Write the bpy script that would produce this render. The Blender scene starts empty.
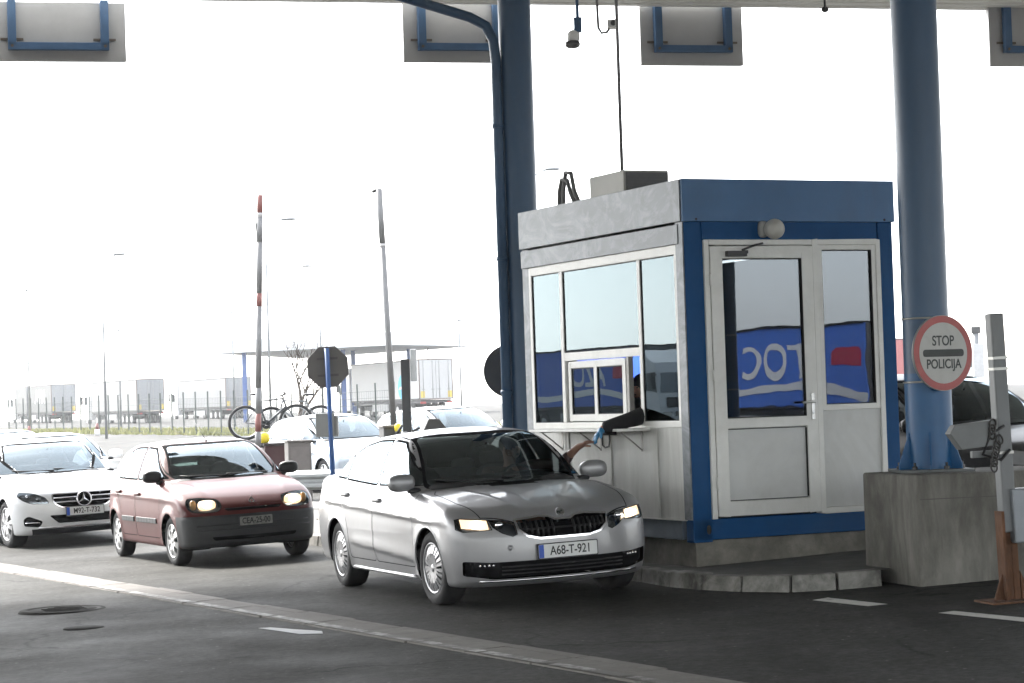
import bpy, bmesh, math, random
import numpy as np
from mathutils import Vector, Matrix, Euler
random.seed(7)
PI = math.pi
scene = bpy.context.scene
COL = scene.collection
# ------------------------------------------------------------------ camera geometry
FPX, PITCH, ROLL, EYE = 2300.0, .0276, .033, 1.82
_fw = np.array([0, math.cos(PITCH), math.sin(PITCH)])
_up0 = np.array([0, -math.sin(PITCH), math.cos(PITCH)])
_rt0 = np.array([1.0, 0, 0])
_R = math.cos(ROLL) * _rt0 - math.sin(ROLL) * _up0
_U = math.sin(ROLL) * _rt0 + math.cos(ROLL) * _up0
_C = np.array([0, 0, EYE])

def gz(x, y):
    """height of the ground: a gentle crossfall, rising slowly away from the camera"""
    return .029 * min(max(x, -9), 7) + .0085 * min(max(y, -20), 240)

def at(px, py, d):
    v = _fw + _R * (px - 512) / FPX - _U * (py - 341.5) / FPX
    return Vector(_C + v * d / v[1])

def onground(px, py):
    v = _fw + _R * (px - 512) / FPX - _U * (py - 341.5) / FPX
    lo, hi = 3.0, 400.0
    for _ in range(60):
        m = .5 * (lo + hi); q = _C + v * m / v[1]
        if q[2] < gz(q[0], q[1]): hi = m
        else: lo = m
    return Vector(_C + v * hi / v[1])

# ------------------------------------------------------------------ materials
MATS = {}
def mat(name, col, rough=.5, metal=0., var=.12, scale=6., bump=0., bscale=60., coat=0., spec=.5, emit=None, estr=0., dirt=None, dscale=1.5, damount=.5, stretch=(1, 1, 1)):
    if name in MATS: return MATS[name]
    m = bpy.data.materials.new(name); m.use_nodes = True
    nt = m.node_tree; b = nt.nodes['Principled BSDF']
    c = tuple(col) + (1,)
    tc = nt.nodes.new('ShaderNodeTexCoord')
    mp = nt.nodes.new('ShaderNodeMapping'); mp.inputs['Scale'].default_value = stretch
    nt.links.new(tc.outputs['Object'], mp.inputs['Vector'])
    last = None
    if var > 0:
        n = nt.nodes.new('ShaderNodeTexNoise'); n.inputs['Scale'].default_value = scale; n.inputs['Detail'].default_value = 6
        n.inputs['Roughness'].default_value = .65
        nt.links.new(mp.outputs[0], n.inputs['Vector'])
        r = nt.nodes.new('ShaderNodeMapRange'); r.inputs['From Min'].default_value = .3; r.inputs['From Max'].default_value = .7
        r.inputs['To Min'].default_value = 1 - var; r.inputs['To Max'].default_value = 1 + var
        nt.links.new(n.outputs['Fac'], r.inputs['Value'])
        mx = nt.nodes.new('ShaderNodeVectorMath'); mx.operation = 'SCALE'
        rgb = nt.nodes.new('ShaderNodeRGB'); rgb.outputs[0].default_value = c
        nt.links.new(rgb.outputs[0], mx.inputs[0]); nt.links.new(r.outputs[0], mx.inputs['Scale'])
        last = mx.outputs[0]
    if dirt is not None:
        n2 = nt.nodes.new('ShaderNodeTexNoise'); n2.inputs['Scale'].default_value = dscale; n2.inputs['Detail'].default_value = 9
        n2.inputs['Roughness'].default_value = .7; n2.inputs['Distortion'].default_value = .6
        nt.links.new(mp.outputs[0], n2.inputs['Vector'])
        r2 = nt.nodes.new('ShaderNodeMapRange'); r2.inputs['From Min'].default_value = .45; r2.inputs['From Max'].default_value = .72
        r2.inputs['To Max'].default_value = damount
        nt.links.new(n2.outputs['Fac'], r2.inputs['Value'])
        mm = nt.nodes.new('ShaderNodeMix'); mm.data_type = 'RGBA'
        nt.links.new(r2.outputs[0], mm.inputs['Factor'])
        if last is not None: nt.links.new(last, mm.inputs['A'])
        else: mm.inputs['A'].default_value = c
        mm.inputs['B'].default_value = tuple(dirt) + (1,)
        last = mm.outputs['Result']
    if last is not None: nt.links.new(last, b.inputs['Base Color'])
    else: b.inputs['Base Color'].default_value = c
    b.inputs['Roughness'].default_value = rough; b.inputs['Metallic'].default_value = metal
    b.inputs['Coat Weight'].default_value = coat; b.inputs['Coat Roughness'].default_value = .06
    b.inputs['Specular IOR Level'].default_value = spec
    if bump > 0:
        nb = nt.nodes.new('ShaderNodeTexNoise'); nb.inputs['Scale'].default_value = bscale; nb.inputs['Detail'].default_value = 5
        nt.links.new(mp.outputs[0], nb.inputs['Vector'])
        bp = nt.nodes.new('ShaderNodeBump'); bp.inputs['Strength'].default_value = bump; bp.inputs['Distance'].default_value = .01
        nt.links.new(nb.outputs['Fac'], bp.inputs['Height']); nt.links.new(bp.outputs[0], b.inputs['Normal'])
    if emit:
        b.inputs['Emission Color'].default_value = tuple(emit) + (1,); b.inputs['Emission Strength'].default_value = estr
    MATS[name] = m
    return m

def glass(name, tint, refl, ior=1.5, rough=.0, wave=0., film=(.80, .93, 1)):
    """a pane: see-through with a Fresnel reflection, as tinted or film-coated glazing has"""
    if name in MATS: return MATS[name]
    m = bpy.data.materials.new(name); m.use_nodes = True; nt = m.node_tree
    for n in list(nt.nodes): nt.nodes.remove(n)
    out = nt.nodes.new('ShaderNodeOutputMaterial')
    tr = nt.nodes.new('ShaderNodeBsdfTransparent'); tr.inputs[0].default_value = tuple(tint) + (1,)
    gl = nt.nodes.new('ShaderNodeBsdfGlossy'); gl.inputs['Roughness'].default_value = rough
    gl.inputs['Color'].default_value = tuple(film) + (1,)
    fr = nt.nodes.new('ShaderNodeFresnel'); fr.inputs['IOR'].default_value = ior
    ma = nt.nodes.new('ShaderNodeMath'); ma.operation = 'ADD'; ma.use_clamp = True; ma.inputs[1].default_value = refl
    nt.links.new(fr.outputs[0], ma.inputs[0])
    mx = nt.nodes.new('ShaderNodeMixShader')
    nt.links.new(ma.outputs[0], mx.inputs[0]); nt.links.new(tr.outputs[0], mx.inputs[1]); nt.links.new(gl.outputs[0], mx.inputs[2])
    nt.links.new(mx.outputs[0], out.inputs[0])
    if wave > 0:
        tc = nt.nodes.new('ShaderNodeTexCoord'); n = nt.nodes.new('ShaderNodeTexNoise'); n.inputs['Scale'].default_value = 1.6
        nt.links.new(tc.outputs['Object'], n.inputs['Vector'])
        bp = nt.nodes.new('ShaderNodeBump'); bp.inputs['Strength'].default_value = wave; bp.inputs['Distance'].default_value = .02
        nt.links.new(n.outputs['Fac'], bp.inputs['Height'])
        nt.links.new(bp.outputs[0], gl.inputs['Normal'])
    MATS[name] = m
    return m

# ------------------------------------------------------------------ object helpers
def tag(o, label=None, cat=None, group=None, kind=None):
    if label: o['label'] = label
    if cat: o['category'] = cat
    if group: o['group'] = group
    if kind: o['kind'] = kind
    return o

def empty(name, loc=(0, 0, 0), rotz=0, label=None, cat=None, group=None):
    o = bpy.data.objects.new(name, None); COL.objects.link(o)
    o.location = loc; o.rotation_euler = (0, 0, rotz); o.empty_display_size = .1
    return tag(o, label, cat, group)

def link_mesh(name, me, m, parent=None):
    o = bpy.data.objects.new(name, me); COL.objects.link(o)
    for k in (m if isinstance(m, (list, tuple)) else [m]): me.materials.append(k)
    if parent is not None: o.parent = parent
    return o

def frame(loc, xdir, ydir):
    """matrix with local x, y along the two directions"""
    x = Vector(xdir).normalized(); y = Vector(ydir); z = x.cross(y).normalized(); y = z.cross(x)
    M = Matrix((x, y, z)).transposed().to_4x4(); M.translation = Vector(loc)
    return M

class MB:
    """gathers simple solids and links them as ONE mesh object"""
    def __init__(self): self.v = []; self.f = []; self.s = []
    def add(self, vs, fs, smooth=False, M=None):
        b = len(self.v)
        for p in vs: self.v.append(tuple(M @ Vector(p)) if M is not None else tuple(p))
        for f in fs: self.f.append([b + i for i in f]); self.s.append(smooth)
        return self
    def box(self, c, s, M=None, rot=None):
        hx, hy, hz = s[0] / 2, s[1] / 2, s[2] / 2
        vs = [Vector((sx * hx, sy * hy, sz * hz)) for sx in (-1, 1) for sy in (-1, 1) for sz in (-1, 1)]
        if rot: R = Euler(rot).to_matrix(); vs = [R @ v for v in vs]
        vs = [v + Vector(c) for v in vs]
        return self.add(vs, [(0, 1, 3, 2), (4, 6, 7, 5), (0, 4, 5, 1), (2, 3, 7, 6), (0, 2, 6, 4), (1, 5, 7, 3)], False, M)
    def cyl(self, p0, p1, r0, r1=None, n=16, caps=True, M=None, smooth=True):
        r1 = r0 if r1 is None else r1
        p0 = Vector(p0); p1 = Vector(p1); a = (p1 - p0).normalized()
        u = a.orthogonal().normalized(); w = a.cross(u)
        vs = []
        for p, r in ((p0, r0), (p1, r1)):
            for i in range(n):
                t = 2 * PI * i / n; vs.append(p + u * (r * math.cos(t)) + w * (r * math.sin(t)))
        self.add(vs, [(i, (i + 1) % n, n + (i + 1) % n, n + i) for i in range(n)], smooth, M)
        if caps:
            self.add(vs[:n], [tuple(range(n))[::-1]], False, M); self.add(vs[n:], [tuple(range(n))], False, M)
        return self
    def tube(self, pts, r, n=8, M=None, caps=True):
        pts = [Vector(p) for p in pts]; rs = r if isinstance(r, (list, tuple)) else [r] * len(pts)
        t = (pts[1] - pts[0]).normalized(); u = t.orthogonal().normalized(); vs = []
        for i, p in enumerate(pts):
            if i == 0: t = (pts[1] - pts[0]).normalized()
            elif i == len(pts) - 1: t = (pts[-1] - pts[-2]).normalized()
            else: t = ((pts[i + 1] - p).normalized() + (p - pts[i - 1]).normalized()).normalized()
            u = (u - t * u.dot(t)).normalized(); w = t.cross(u)
            for k in range(n):
                a = 2 * PI * k / n; vs.append(p + (u * math.cos(a) + w * math.sin(a)) * rs[i])
        fs = [(i * n + k, i * n + (k + 1) % n, (i + 1) * n + (k + 1) % n, (i + 1) * n + k) for i in range(len(pts) - 1) for k in range(n)]
        self.add(vs, fs, True, M)
        if caps:
            self.add(vs[:n], [tuple(range(n))[::-1]], False, M); self.add(vs[-n:], [tuple(range(n))], False, M)
        return self
    def prism(self, poly, z0, z1, M=None, smooth=False):
        n = len(poly); vs = [(p[0], p[1], z0) for p in poly] + [(p[0], p[1], z1) for p in poly]
        fs = [(i, (i + 1) % n, n + (i + 1) % n, n + i) for i in range(n)]
        self.add(vs, fs, smooth, M)
        self.add(vs[:n], [tuple(range(n))[::-1]], False, M); self.add(vs[n:], [tuple(range(n))], False, M)
        return self
    def lathe(self, prof, n=40, M=None, smooth=True):
        """profile of (radius, y) turned round the local y axis"""
        m = len(prof); vs = []
        for i in range(n):
            a = 2 * PI * i / n
            for r, y in prof: vs.append((r * math.cos(a), y, r * math.sin(a)))
        fs = [(i * m + j, i * m + j + 1, ((i + 1) % n) * m + j + 1, ((i + 1) % n) * m + j) for i in range(n) for j in range(m - 1)]
        return self.add(vs, fs, smooth, M)
    def blob(self, c, s, e=2.0, n=20, M=None, rot=None):
        """a superellipsoid: e=2 an ellipsoid, larger is boxier"""
        vs = []; R = Euler(rot).to_matrix() if rot else None
        def pw(t): return math.copysign(abs(t) ** (2 / e), t)
        rings = n // 2
        for i in range(1, rings):
            ph = -PI / 2 + PI * i / rings
            for k in range(n):
                th = 2 * PI * k / n
                p = Vector((s[0] * pw(math.cos(ph)) * pw(math.cos(th)), s[1] * pw(math.cos(ph)) * pw(math.sin(th)), s[2] * pw(math.sin(ph))))
                vs.append((R @ p if R else p) + Vector(c))
        b0 = Vector((0, 0, -s[2])); b1 = Vector((0, 0, s[2]))
        vs.append((R @ b0 if R else b0) + Vector(c)); vs.append((R @ b1 if R else b1) + Vector(c))
        fs = [(i * n + k, i * n + (k + 1) % n, (i + 1) * n + (k + 1) % n, (i + 1) * n + k) for i in range(rings - 2) for k in range(n)]
        lo = len(vs) - 2
        fs += [(lo, (k + 1) % n, k) for k in range(n)]
        fs += [(lo + 1, (rings - 2) * n + k, (rings - 2) * n + (k + 1) % n) for k in range(n)]
        return self.add(vs, fs, True, M)
    def build(self, name, m, parent=None, bevel=0., seg=2):
        me = bpy.data.meshes.new(name); me.from_pydata(self.v, [], self.f)
        for p, s in zip(me.polygons, self.s): p.use_smooth = s
        bm = bmesh.new(); bm.from_mesh(me)
        bmesh.ops.remove_doubles(bm, verts=bm.verts, dist=1e-6)
        bmesh.ops.recalc_face_normals(bm, faces=bm.faces); bm.to_mesh(me); bm.free()
        me.update()
        o = link_mesh(name, me, m, parent)
        if bevel > 0:
            b = o.modifiers.new('edge', 'BEVEL'); b.width = bevel; b.segments = seg; b.limit_method = 'ANGLE'; b.angle_limit = math.radians(40)
            b.harden_normals = False
        return o

def text_mesh(name, body, size, M, m, parent=None, extrude=.001, align='CENTER', sx=1.0, bold=0.):
    cu = bpy.data.curves.new(name, 'FONT'); cu.body = body; cu.size = size; cu.extrude = extrude
    cu.align_x = align; cu.align_y = 'CENTER'; cu.offset = bold
    t = bpy.data.objects.new(name, cu); COL.objects.link(t)
    bpy.context.view_layer.update()
    me = bpy.data.meshes.new_from_object(t.evaluated_get(bpy.context.evaluated_depsgraph_get()))
    bpy.data.objects.remove(t); bpy.data.curves.remove(cu)
    me.transform(M @ Matrix.Diagonal((sx, 1, 1, 1))); me.name = name
    me.materials.clear()
    return link_mesh(name, me, m, parent)

def children(o): return [c for c in bpy.data.objects if c.parent == o]
def copy_tree(o, parent=None):
    c = o.copy(); COL.objects.link(c); c.parent = parent
    for ch in children(o): copy_tree(ch, c)
    return c
def circle(r, n=24, c=(0, 0), a0=0): return [(c[0] + r * math.cos(a0 + 2 * PI * i / n), c[1] + r * math.sin(a0 + 2 * PI * i / n)) for i in range(n)]
def rounded(pts, r, n=3):
    """polygon with its corners cut round"""
    out = []; N = len(pts)
    for i, p in enumerate(pts):
        p = Vector(p); a = Vector(pts[i - 1]) - p; b = Vector(pts[(i + 1) % N]) - p
        rr = min(r, a.length * .45, b.length * .45)
        A = p + a.normalized() * rr; B = p + b.normalized() * rr
        for k in range(n + 1):
            t = k / n; out.append(tuple((1 - t) ** 2 * A + 2 * t * (1 - t) * p + t * t * B))
    return out
def inset(pts, d):
    """polygon moved inwards by d (outwards when negative)"""
    N = len(pts); area = sum(pts[i][0] * pts[(i + 1) % N][1] - pts[(i + 1) % N][0] * pts[i][1] for i in range(N))
    sg = 1 if area > 0 else -1; out = []
    for i in range(N):
        p = Vector(pts[i]); a = (p - Vector(pts[i - 1])).normalized(); b = (Vector(pts[(i + 1) % N]) - p).normalized()
        na = Vector((-a.y, a.x)) * sg; nb = Vector((-b.y, b.x)) * sg
        k = na + nb; k = k / max(k.length_squared / 2, .3)
        out.append(tuple(p + k * d))
    return out
# ------------------------------------------------------------------ car bodies: a smooth field, meshed and cut into panels
def curve(pts):
    xs = np.array([p[0] for p in pts], float); ys = np.array([p[1] for p in pts], float)
    if xs[0] > xs[-1]: xs = xs[::-1]; ys = ys[::-1]
    h = np.diff(xs); d = np.diff(ys) / h; m = np.zeros(len(xs)); m[0] = d[0]; m[-1] = d[-1]
    for i in range(1, len(xs) - 1):
        if d[i - 1] * d[i] > 0:
            w1 = 2 * h[i] + h[i - 1]; w2 = h[i] + 2 * h[i - 1]
            m[i] = (w1 + w2) / (w1 / d[i - 1] + w2 / d[i])
    def fn(x):
        x = np.asarray(x, float); xc = np.clip(x, xs[0], xs[-1])
        i = np.clip(np.searchsorted(xs, xc) - 1, 0, len(h) - 1); t = (xc - xs[i]) / h[i]
        r = ys[i] * (1 + 2 * t) * (1 - t) ** 2 + m[i] * h[i] * t * (1 - t) ** 2 + ys[i + 1] * t * t * (3 - 2 * t) + m[i + 1] * h[i] * t * t * (t - 1)
        return r + np.where(x < xs[0], (x - xs[0]) * m[0], 0) + np.where(x > xs[-1], (x - xs[-1]) * m[-1], 0)
    return fn
def lin(pts):
    xs = [p[0] for p in pts]; ys = [p[1] for p in pts]
    if xs[0] > xs[-1]: xs = xs[::-1]; ys = ys[::-1]
    return lambda x: np.interp(x, xs, ys)
def smax(a, b, k):
    h = np.maximum(k - np.abs(a - b), 0) / k
    return np.maximum(a, b) + h * h * k * .25
def smin(a, b, k): return -smax(-a, -b, k)

def car_field(S):
    W, s, zt, zg, gw, xf, xr, zb = (curve(S['W']), curve(S['s']), curve(S['zt']), curve(S['zg']), curve(S['gw']), curve(S['xf']), curve(S['xr']), curve(S['zb']))
    gp = curve(S['gp']); xc = S['xc']; ra = S['ra']; wb = S['wb']; rw = S['rw']
    def f(x, y, z):
        ay = np.abs(y); w = W(x)
        side = w * s(z)
        for xa in (0, -wb):
            dd = np.hypot(x - xa, z - rw); side = side + S['flare'] * np.exp(-((dd - ra) / .07) ** 2)
        for (x0, z0, x1, z1, amp, wd) in S.get('lines', ()):       # pressed swage lines along the flank
            zz = z0 + (x - x0) * (z1 - z0) / (x1 - x0); e = np.clip((x - x0) / (x1 - x0), 0, 1)
            e = np.clip(np.minimum(e, 1 - e) * 8, 0, 1)
            side = side + amp * e * np.where(z > zz, np.exp(-((z - zz) / wd) ** 2) * 1.0, np.exp(-((z - zz) / (wd * .25)) ** 2))
        fs = ay - side
        top = zt(x) - S['crown'] * (ay / w) ** 2.6
        for (xa, ya, xb, yb, amp, wd) in S.get('hood', ()):        # bonnet creases
            yy = ya + (x - xa) * (yb - ya) / (xb - xa); e = np.clip((x - xa) / (xb - xa), 0, 1); e = np.clip(np.minimum(e, 1 - e) * 6, 0, 1)
            top = top + amp * e / (1 + np.exp(-(ay - yy) / wd)) * np.exp(-np.maximum(ay - yy, 0) / .25)
        ft = (z - top) * .95
        ff = x - (xf(z) - S['fp'] * (ay / .9) ** S['fpe'])
        fr = xr(z) + S['rp'] * (ay / .9) ** S['rpe'] - x
        low = smax(smax(smax(fs, ft, S['ks']), ff, S['kf']), fr, S['kf'])
        low = smax(low, zb(x) - z, .05)
        gs = ay - gw(z) * gp(x)
        gt = (z - zg(xc + (x - xc) * (1 + S['gs'] * (ay / .6) ** 2)) + S['rc'] * (ay / .6) ** 2) * .8
        g = np.maximum(smax(gs, gt, S['kg']), .6 - z)
        return smin(low, g, .03)
    return f

def grad(f, p, e=1e-3):
    x, y, z = p[:, 0], p[:, 1], p[:, 2]
    return np.stack([f(x + e, y, z) - f(x - e, y, z), f(x, y + e, z) - f(x, y - e, z), f(x, y, z + e) - f(x, y, z - e)], 1) / (2 * e)

def surfnet(f, lo, hi, h):
    ax = [np.arange(lo[i], hi[i] + h, h) for i in range(3)]
    X, Y, Z = np.meshgrid(*ax, indexing='ij'); F = f(X, Y, Z); s = F < 0
    nx, ny, nz = [k - 1 for k in F.shape]
    cor = [(a, b, c) for a in (0, 1) for b in (0, 1) for c in (0, 1)]
    cnt = sum(s[a:a + nx, b:b + ny, c:c + nz].astype(np.int8) for a, b, c in cor)
    mix = (cnt > 0) & (cnt < 8); I = np.argwhere(mix); idx = -np.ones(mix.shape, int); idx[mix] = np.arange(len(I))
    acc = np.zeros((len(I), 3)); num = np.zeros(len(I))
    for a in cor:
        for axis in range(3):
            if a[axis] == 1: continue
            b = list(a); b[axis] = 1
            fa = F[I[:, 0] + a[0], I[:, 1] + a[1], I[:, 2] + a[2]]; fb = F[I[:, 0] + b[0], I[:, 1] + b[1], I[:, 2] + b[2]]
            ok = (fa < 0) != (fb < 0); t = np.where(ok, fa / np.where(ok, fa - fb, 1), 0)
            p = np.array(a)[None, :] + np.zeros((len(I), 3)); p[:, axis] += t
            acc[ok] += p[ok]; num[ok] += 1
    V = (I + acc / num[:, None]) * h + np.array([a[0] for a in ax])
    quads = []
    for axis in range(3):
        o = [i for i in range(3) if i != axis]
        sl0 = [slice(None)] * 3; sl1 = [slice(None)] * 3; sl0[axis] = slice(0, -1); sl1[axis] = slice(1, None)
        E = np.argwhere(s[tuple(sl0)] != s[tuple(sl1)])
        E = E[(E[:, o[0]] > 0) & (E[:, o[1]] > 0) & (E[:, o[0]] < F.shape[o[0]] - 1) & (E[:, o[1]] < F.shape[o[1]] - 1)]
        q = []
        for da, db in ((1, 1), (0, 1), (0, 0), (1, 0)):
            c = E.copy(); c[:, o[0]] -= da; c[:, o[1]] -= db; q.append(idx[c[:, 0], c[:, 1], c[:, 2]])
        q = np.stack(q, 1); inside = s[E[:, 0], E[:, 1], E[:, 2]]
        flip = ~inside if axis != 1 else inside
        q[flip] = q[flip][:, ::-1]; quads.append(q)
    Q = np.concatenate(quads)
    for _ in range(4):
        g = grad(f, V); v = f(V[:, 0], V[:, 1], V[:, 2]); st = g * (v / np.maximum((g * g).sum(1), .05))[:, None]
        n = np.linalg.norm(st, axis=1); st *= np.minimum(1, .5 * h / np.maximum(n, 1e-9))[:, None]; V = V - st
    return V, Q

def inside(p, poly):
    x, y = p; c = False; j = len(poly) - 1
    for i in range(len(poly)):
        xi, yi = poly[i]; xj, yj = poly[j]
        if (yi > y) != (yj > y) and x < (xj - xi) * (y - yi) / (yj - yi) + xi: c = not c
        j = i
    return c

class Shell:
    def __init__(self, S, h):
        self.f = car_field(S); b = S['box']
        V, Q = surfnet(self.f, (b[0], -b[2] - 3 * h - .0037, S.get('z0', .1) - .0031), (b[1], b[2] + 3 * h, b[3]), h)
        me = bpy.data.meshes.new('shell'); me.from_pydata(V.tolist(), [], Q.tolist())
        self.bm = bmesh.new(); self.bm.from_mesh(me); bpy.data.meshes.remove(me)
        bmesh.ops.recalc_face_normals(self.bm, faces=self.bm.faces)
        self.L = self.bm.faces.layers.int.new('tag'); self.tags = ['body']
    def tid(self, t):
        if t not in self.tags: self.tags.append(t)
        return self.tags.index(t)
    def cut(self, poly, axis, name, ok=lambda c, n: True):
        """cut the outline into the shell along an axis and give the faces inside a name"""
        a, b = {'y': (0, 2), 'x': (1, 2), 'z': (0, 1)}[axis]
        x0 = min(p[0] for p in poly) - .06; x1 = max(p[0] for p in poly) + .06; y0 = min(p[1] for p in poly) - .06; y1 = max(p[1] for p in poly) + .06
        C = {}
        for f in self.bm.faces:
            c = f.calc_center_median()
            if x0 < c[a] < x1 and y0 < c[b] < y1 and ok(c, f.normal): C[f] = (c[a], c[b])
        N = len(poly)
        for i in range(N):
            p = poly[i]; q = poly[(i + 1) % N]; dx = q[0] - p[0]; dy = q[1] - p[1]
            L = math.hypot(dx, dy)
            if L < 1e-6: continue
            dx /= L; dy /= L
            no = [0, 0, 0]; no[a] = -dy; no[b] = dx; co = [0, 0, 0]; co[a] = p[0]; co[b] = p[1]
            near = []
            for f, c in C.items():
                u = c[0] - p[0]; v = c[1] - p[1]
                if -.06 < u * dx + v * dy < L + .06 and -.07 < v * dx - u * dy < .07: near.append(f)
            es = set(e for f in near for e in f.edges); vs = set(v for f in near for v in f.verts)
            for f in near: del C[f]
            r = bmesh.ops.bisect_plane(self.bm, geom=list(vs) + list(es) + near, dist=1e-5, plane_co=co, plane_no=no)
            for g in r['geom']:
                if isinstance(g, bmesh.types.BMFace): c = g.calc_center_median(); C[g] = (c[a], c[b])
        t = self.tid(name); L_ = self.L
        for f, c2 in C.items():
            if f.is_valid and inside(c2, poly) and ok(f.calc_center_median(), f.normal): f[L_] = t
    def hole(self, poly, axis, ok=lambda c, n: True):
        self.cut(poly, axis, '_hole', ok); t = self.tid('_hole')
        bmesh.ops.delete(self.bm, geom=[f for f in self.bm.faces if f[self.L] == t], context='FACES')
    def part(self, tags, name, m, parent, side=0, push=0., where=None):
        ids = {self.tid(t) for t in ([tags] if isinstance(tags, str) else tags)}
        fs = [f for f in self.bm.faces if f[self.L] in ids and (where is None or where(f.calc_center_median())) and (side == 0 or f.calc_center_median().y * side > 0)]
        if not fs: return None
        vi = {}; V = []; F = []
        for f in fs:
            k = []
            for v in f.verts:
                if v.index not in vi: vi[v.index] = len(V); V.append(v.co[:])
                k.append(vi[v.index])
            F.append(k)
        P = np.array(V); n = grad(self.f, P); n /= np.maximum(np.linalg.norm(n, axis=1), 1e-9)[:, None]
        P = P + n * push
        me = bpy.data.meshes.new(name); me.from_pydata(P.tolist(), [], F); me.polygons.foreach_set('use_smooth', [True] * len(F))
        me.update(); me.normals_split_custom_set_from_vertices(n.tolist())
        return link_mesh(name, me, m, parent)
    def seal(self):
        self.bm.verts.index_update(); self.bm.verts.ensure_lookup_table()
    def sx(self, y, z, x0=1.3, x1=-.6):
        """where the front of the shell is, looking along x"""
        xs = np.linspace(x0, x1, 500); v = self.f(xs, np.full(500, y), np.full(500, z)); i = int(np.argmax(v < 0)); return float(xs[i])
    def sy(self, x, z, sg=1):
        ys = np.linspace(1.2, 0, 400); v = self.f(np.full(400, x), ys, np.full(400, z)); i = int(np.argmax(v < 0)); return sg * float(ys[i])
    def sz(self, x, y):
        zs = np.linspace(2.2, .2, 600); v = self.f(np.full(600, x), np.full(600, y), zs); i = int(np.argmax(v < 0)); return float(zs[i])

def paint(name, col, metal=.5, rough=.32, coat=.8, lining=(.03, .03, .032), dust=None):
    """car paint outside, dark trim on the inner side of the panel"""
    if name in MATS: return MATS[name]
    m = mat(name, col, rough, metal, .03, 3., coat=coat, dirt=dust, dscale=2.2, damount=.35); nt = m.node_tree; b = nt.nodes['Principled BSDF']; out = nt.nodes['Material Output']
    ge = nt.nodes.new('ShaderNodeNewGeometry'); d = nt.nodes.new('ShaderNodeBsdfDiffuse'); d.inputs[0].default_value = tuple(lining) + (1,)
    mx = nt.nodes.new('ShaderNodeMixShader'); nt.links.new(ge.outputs['Backfacing'], mx.inputs[0]); nt.links.new(b.outputs[0], mx.inputs[1]); nt.links.new(d.outputs[0], mx.inputs[2])
    nt.links.new(mx.outputs[0], out.inputs[0]); return m

BLACK = lambda: mat('black_plastic', (.018, .018, .02), .55, 0, .15, 20)
SEALS = lambda: mat('window_rubber', (.012, .012, .013), 1.0, 0, 0, spec=.05)
GAP = lambda: mat('panel_gap', (.006, .006, .006), .9, 0, 0)
CHROME = lambda: mat('bright_trim', (.72, .72, .74), .18, 1., .02, 8)
RUBBER = lambda: mat('tyre_rubber', (.014, .014, .015), .8, 0, .2, 14, dirt=(.06, .055, .05), dscale=6, damount=.35)
SEAT = lambda: mat('seat_fabric', (.055, .056, .06), .9, 0, .2, 30)

WHEELS = {}
def wheel_set(kind, R, rr, width, spokes, cover_col):
    """tyre and rim meshes, turned round y; the outer face looks along -y"""
    if kind in WHEELS: return WHEELS[kind]
    w = width / 2; t = MB()
    prof = [(rr * .97, w * .8), (rr * 1.02, w * .95), (rr + (R - rr) * .45, w * 1.03), (R * .955, w * .93), (R * .99, w * .72), (R, w * .4), (R, -w * .4), (R * .99, -w * .72), (R * .955, -w * .93), (rr + (R - rr) * .45, -w * 1.03), (rr * 1.02, -w * .95), (rr * .97, -w * .8)]
    t.lathe(prof, 48)
    for y in (-.4, 0, .4): t.lathe([(R * 1.0005, y * w - .004), (R * .985, y * w), (R * 1.0005, y * w + .004)], 48)
    to = t.build('tyre', RUBBER())
    r = MB()
    r.lathe([(rr * .97, w * .75), (rr * .9, w * .3), (rr * .86, -w * .35), (rr * .9, -w * .8), (rr * 1.0, -w * .9), (rr * 1.03, -w * .96), (rr * .99, -w * 1.0), (rr * .94, -w * .93)], 48)
    y0 = -w * .9
    r.lathe([(0.0, y0 - .012), (rr * .14, y0 - .010), (rr * .19, y0), (rr * .19, y0 + .03)], 32)
    N, wid, gapw = spokes
    for i in range(N):
        for sgn in ((-1, 1) if gapw else (0,)):
            a = 2 * PI * i / N + sgn * gapw
            M = Matrix.Rotation(-a, 4, 'Y')
            hw0 = wid * rr * .55; hw1 = wid * rr
            vs = [(rr * .12, y0 - .006, -hw0), (rr * .12, y0 - .006, hw0), (rr * .6, y0 - .014, hw0 * 1.15), (rr * .97, y0 + .004, hw1), (rr * .97, y0 + .004, -hw1), (rr * .6, y0 - .014, -hw0 * 1.15)]
            vb = [(x, y + .03, z) for x, y, z in vs]
            r.add(vs + vb, [(0, 1, 2, 5), (5, 2, 3, 4), (6, 11, 8, 7), (11, 10, 9, 8), (0, 5, 11, 6), (5, 4, 10, 11), (1, 7, 8, 2), (2, 8, 9, 3)], False, M)
    ro = r.build('rim', mat(kind + '_rim', cover_col, .32, .55, .06, 9, dirt=(.10, .09, .08), dscale=8, damount=.4))
    d = MB(); d.lathe([(0, y0 + .045), (rr * .93, y0 + .045), (rr * .93, y0 + .12)], 32)
    do = d.build('brake_disc', mat('brake_dark', (.02, .02, .02), .6, .3, .2, 10))
    for o in (to, ro, do): COL.objects.unlink(o)
    WHEELS[kind] = (to.data, ro.data, do.data, [to, ro, do])
    return WHEELS[kind]

def put_wheels(root, S, kind):
    td, rd, dd, _ = WHEELS[kind]
    for xa in (0, -S['wb']):
        for sg in (-1, 1):
            e = bpy.data.objects.new('wheel', td); COL.objects.link(e); e.parent = root
            steer = S.get('steer', 0) if xa == 0 else 0
            e.location = (xa, sg * S['wy'], S['rw']); e.rotation_euler = (0, random.random() * .6, (0 if sg < 0 else PI) + steer)
            for nm, me in (('rim', rd), ('brake_disc', dd)):
                c = bpy.data.objects.new(nm, me); COL.objects.link(c); c.parent = e

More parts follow.
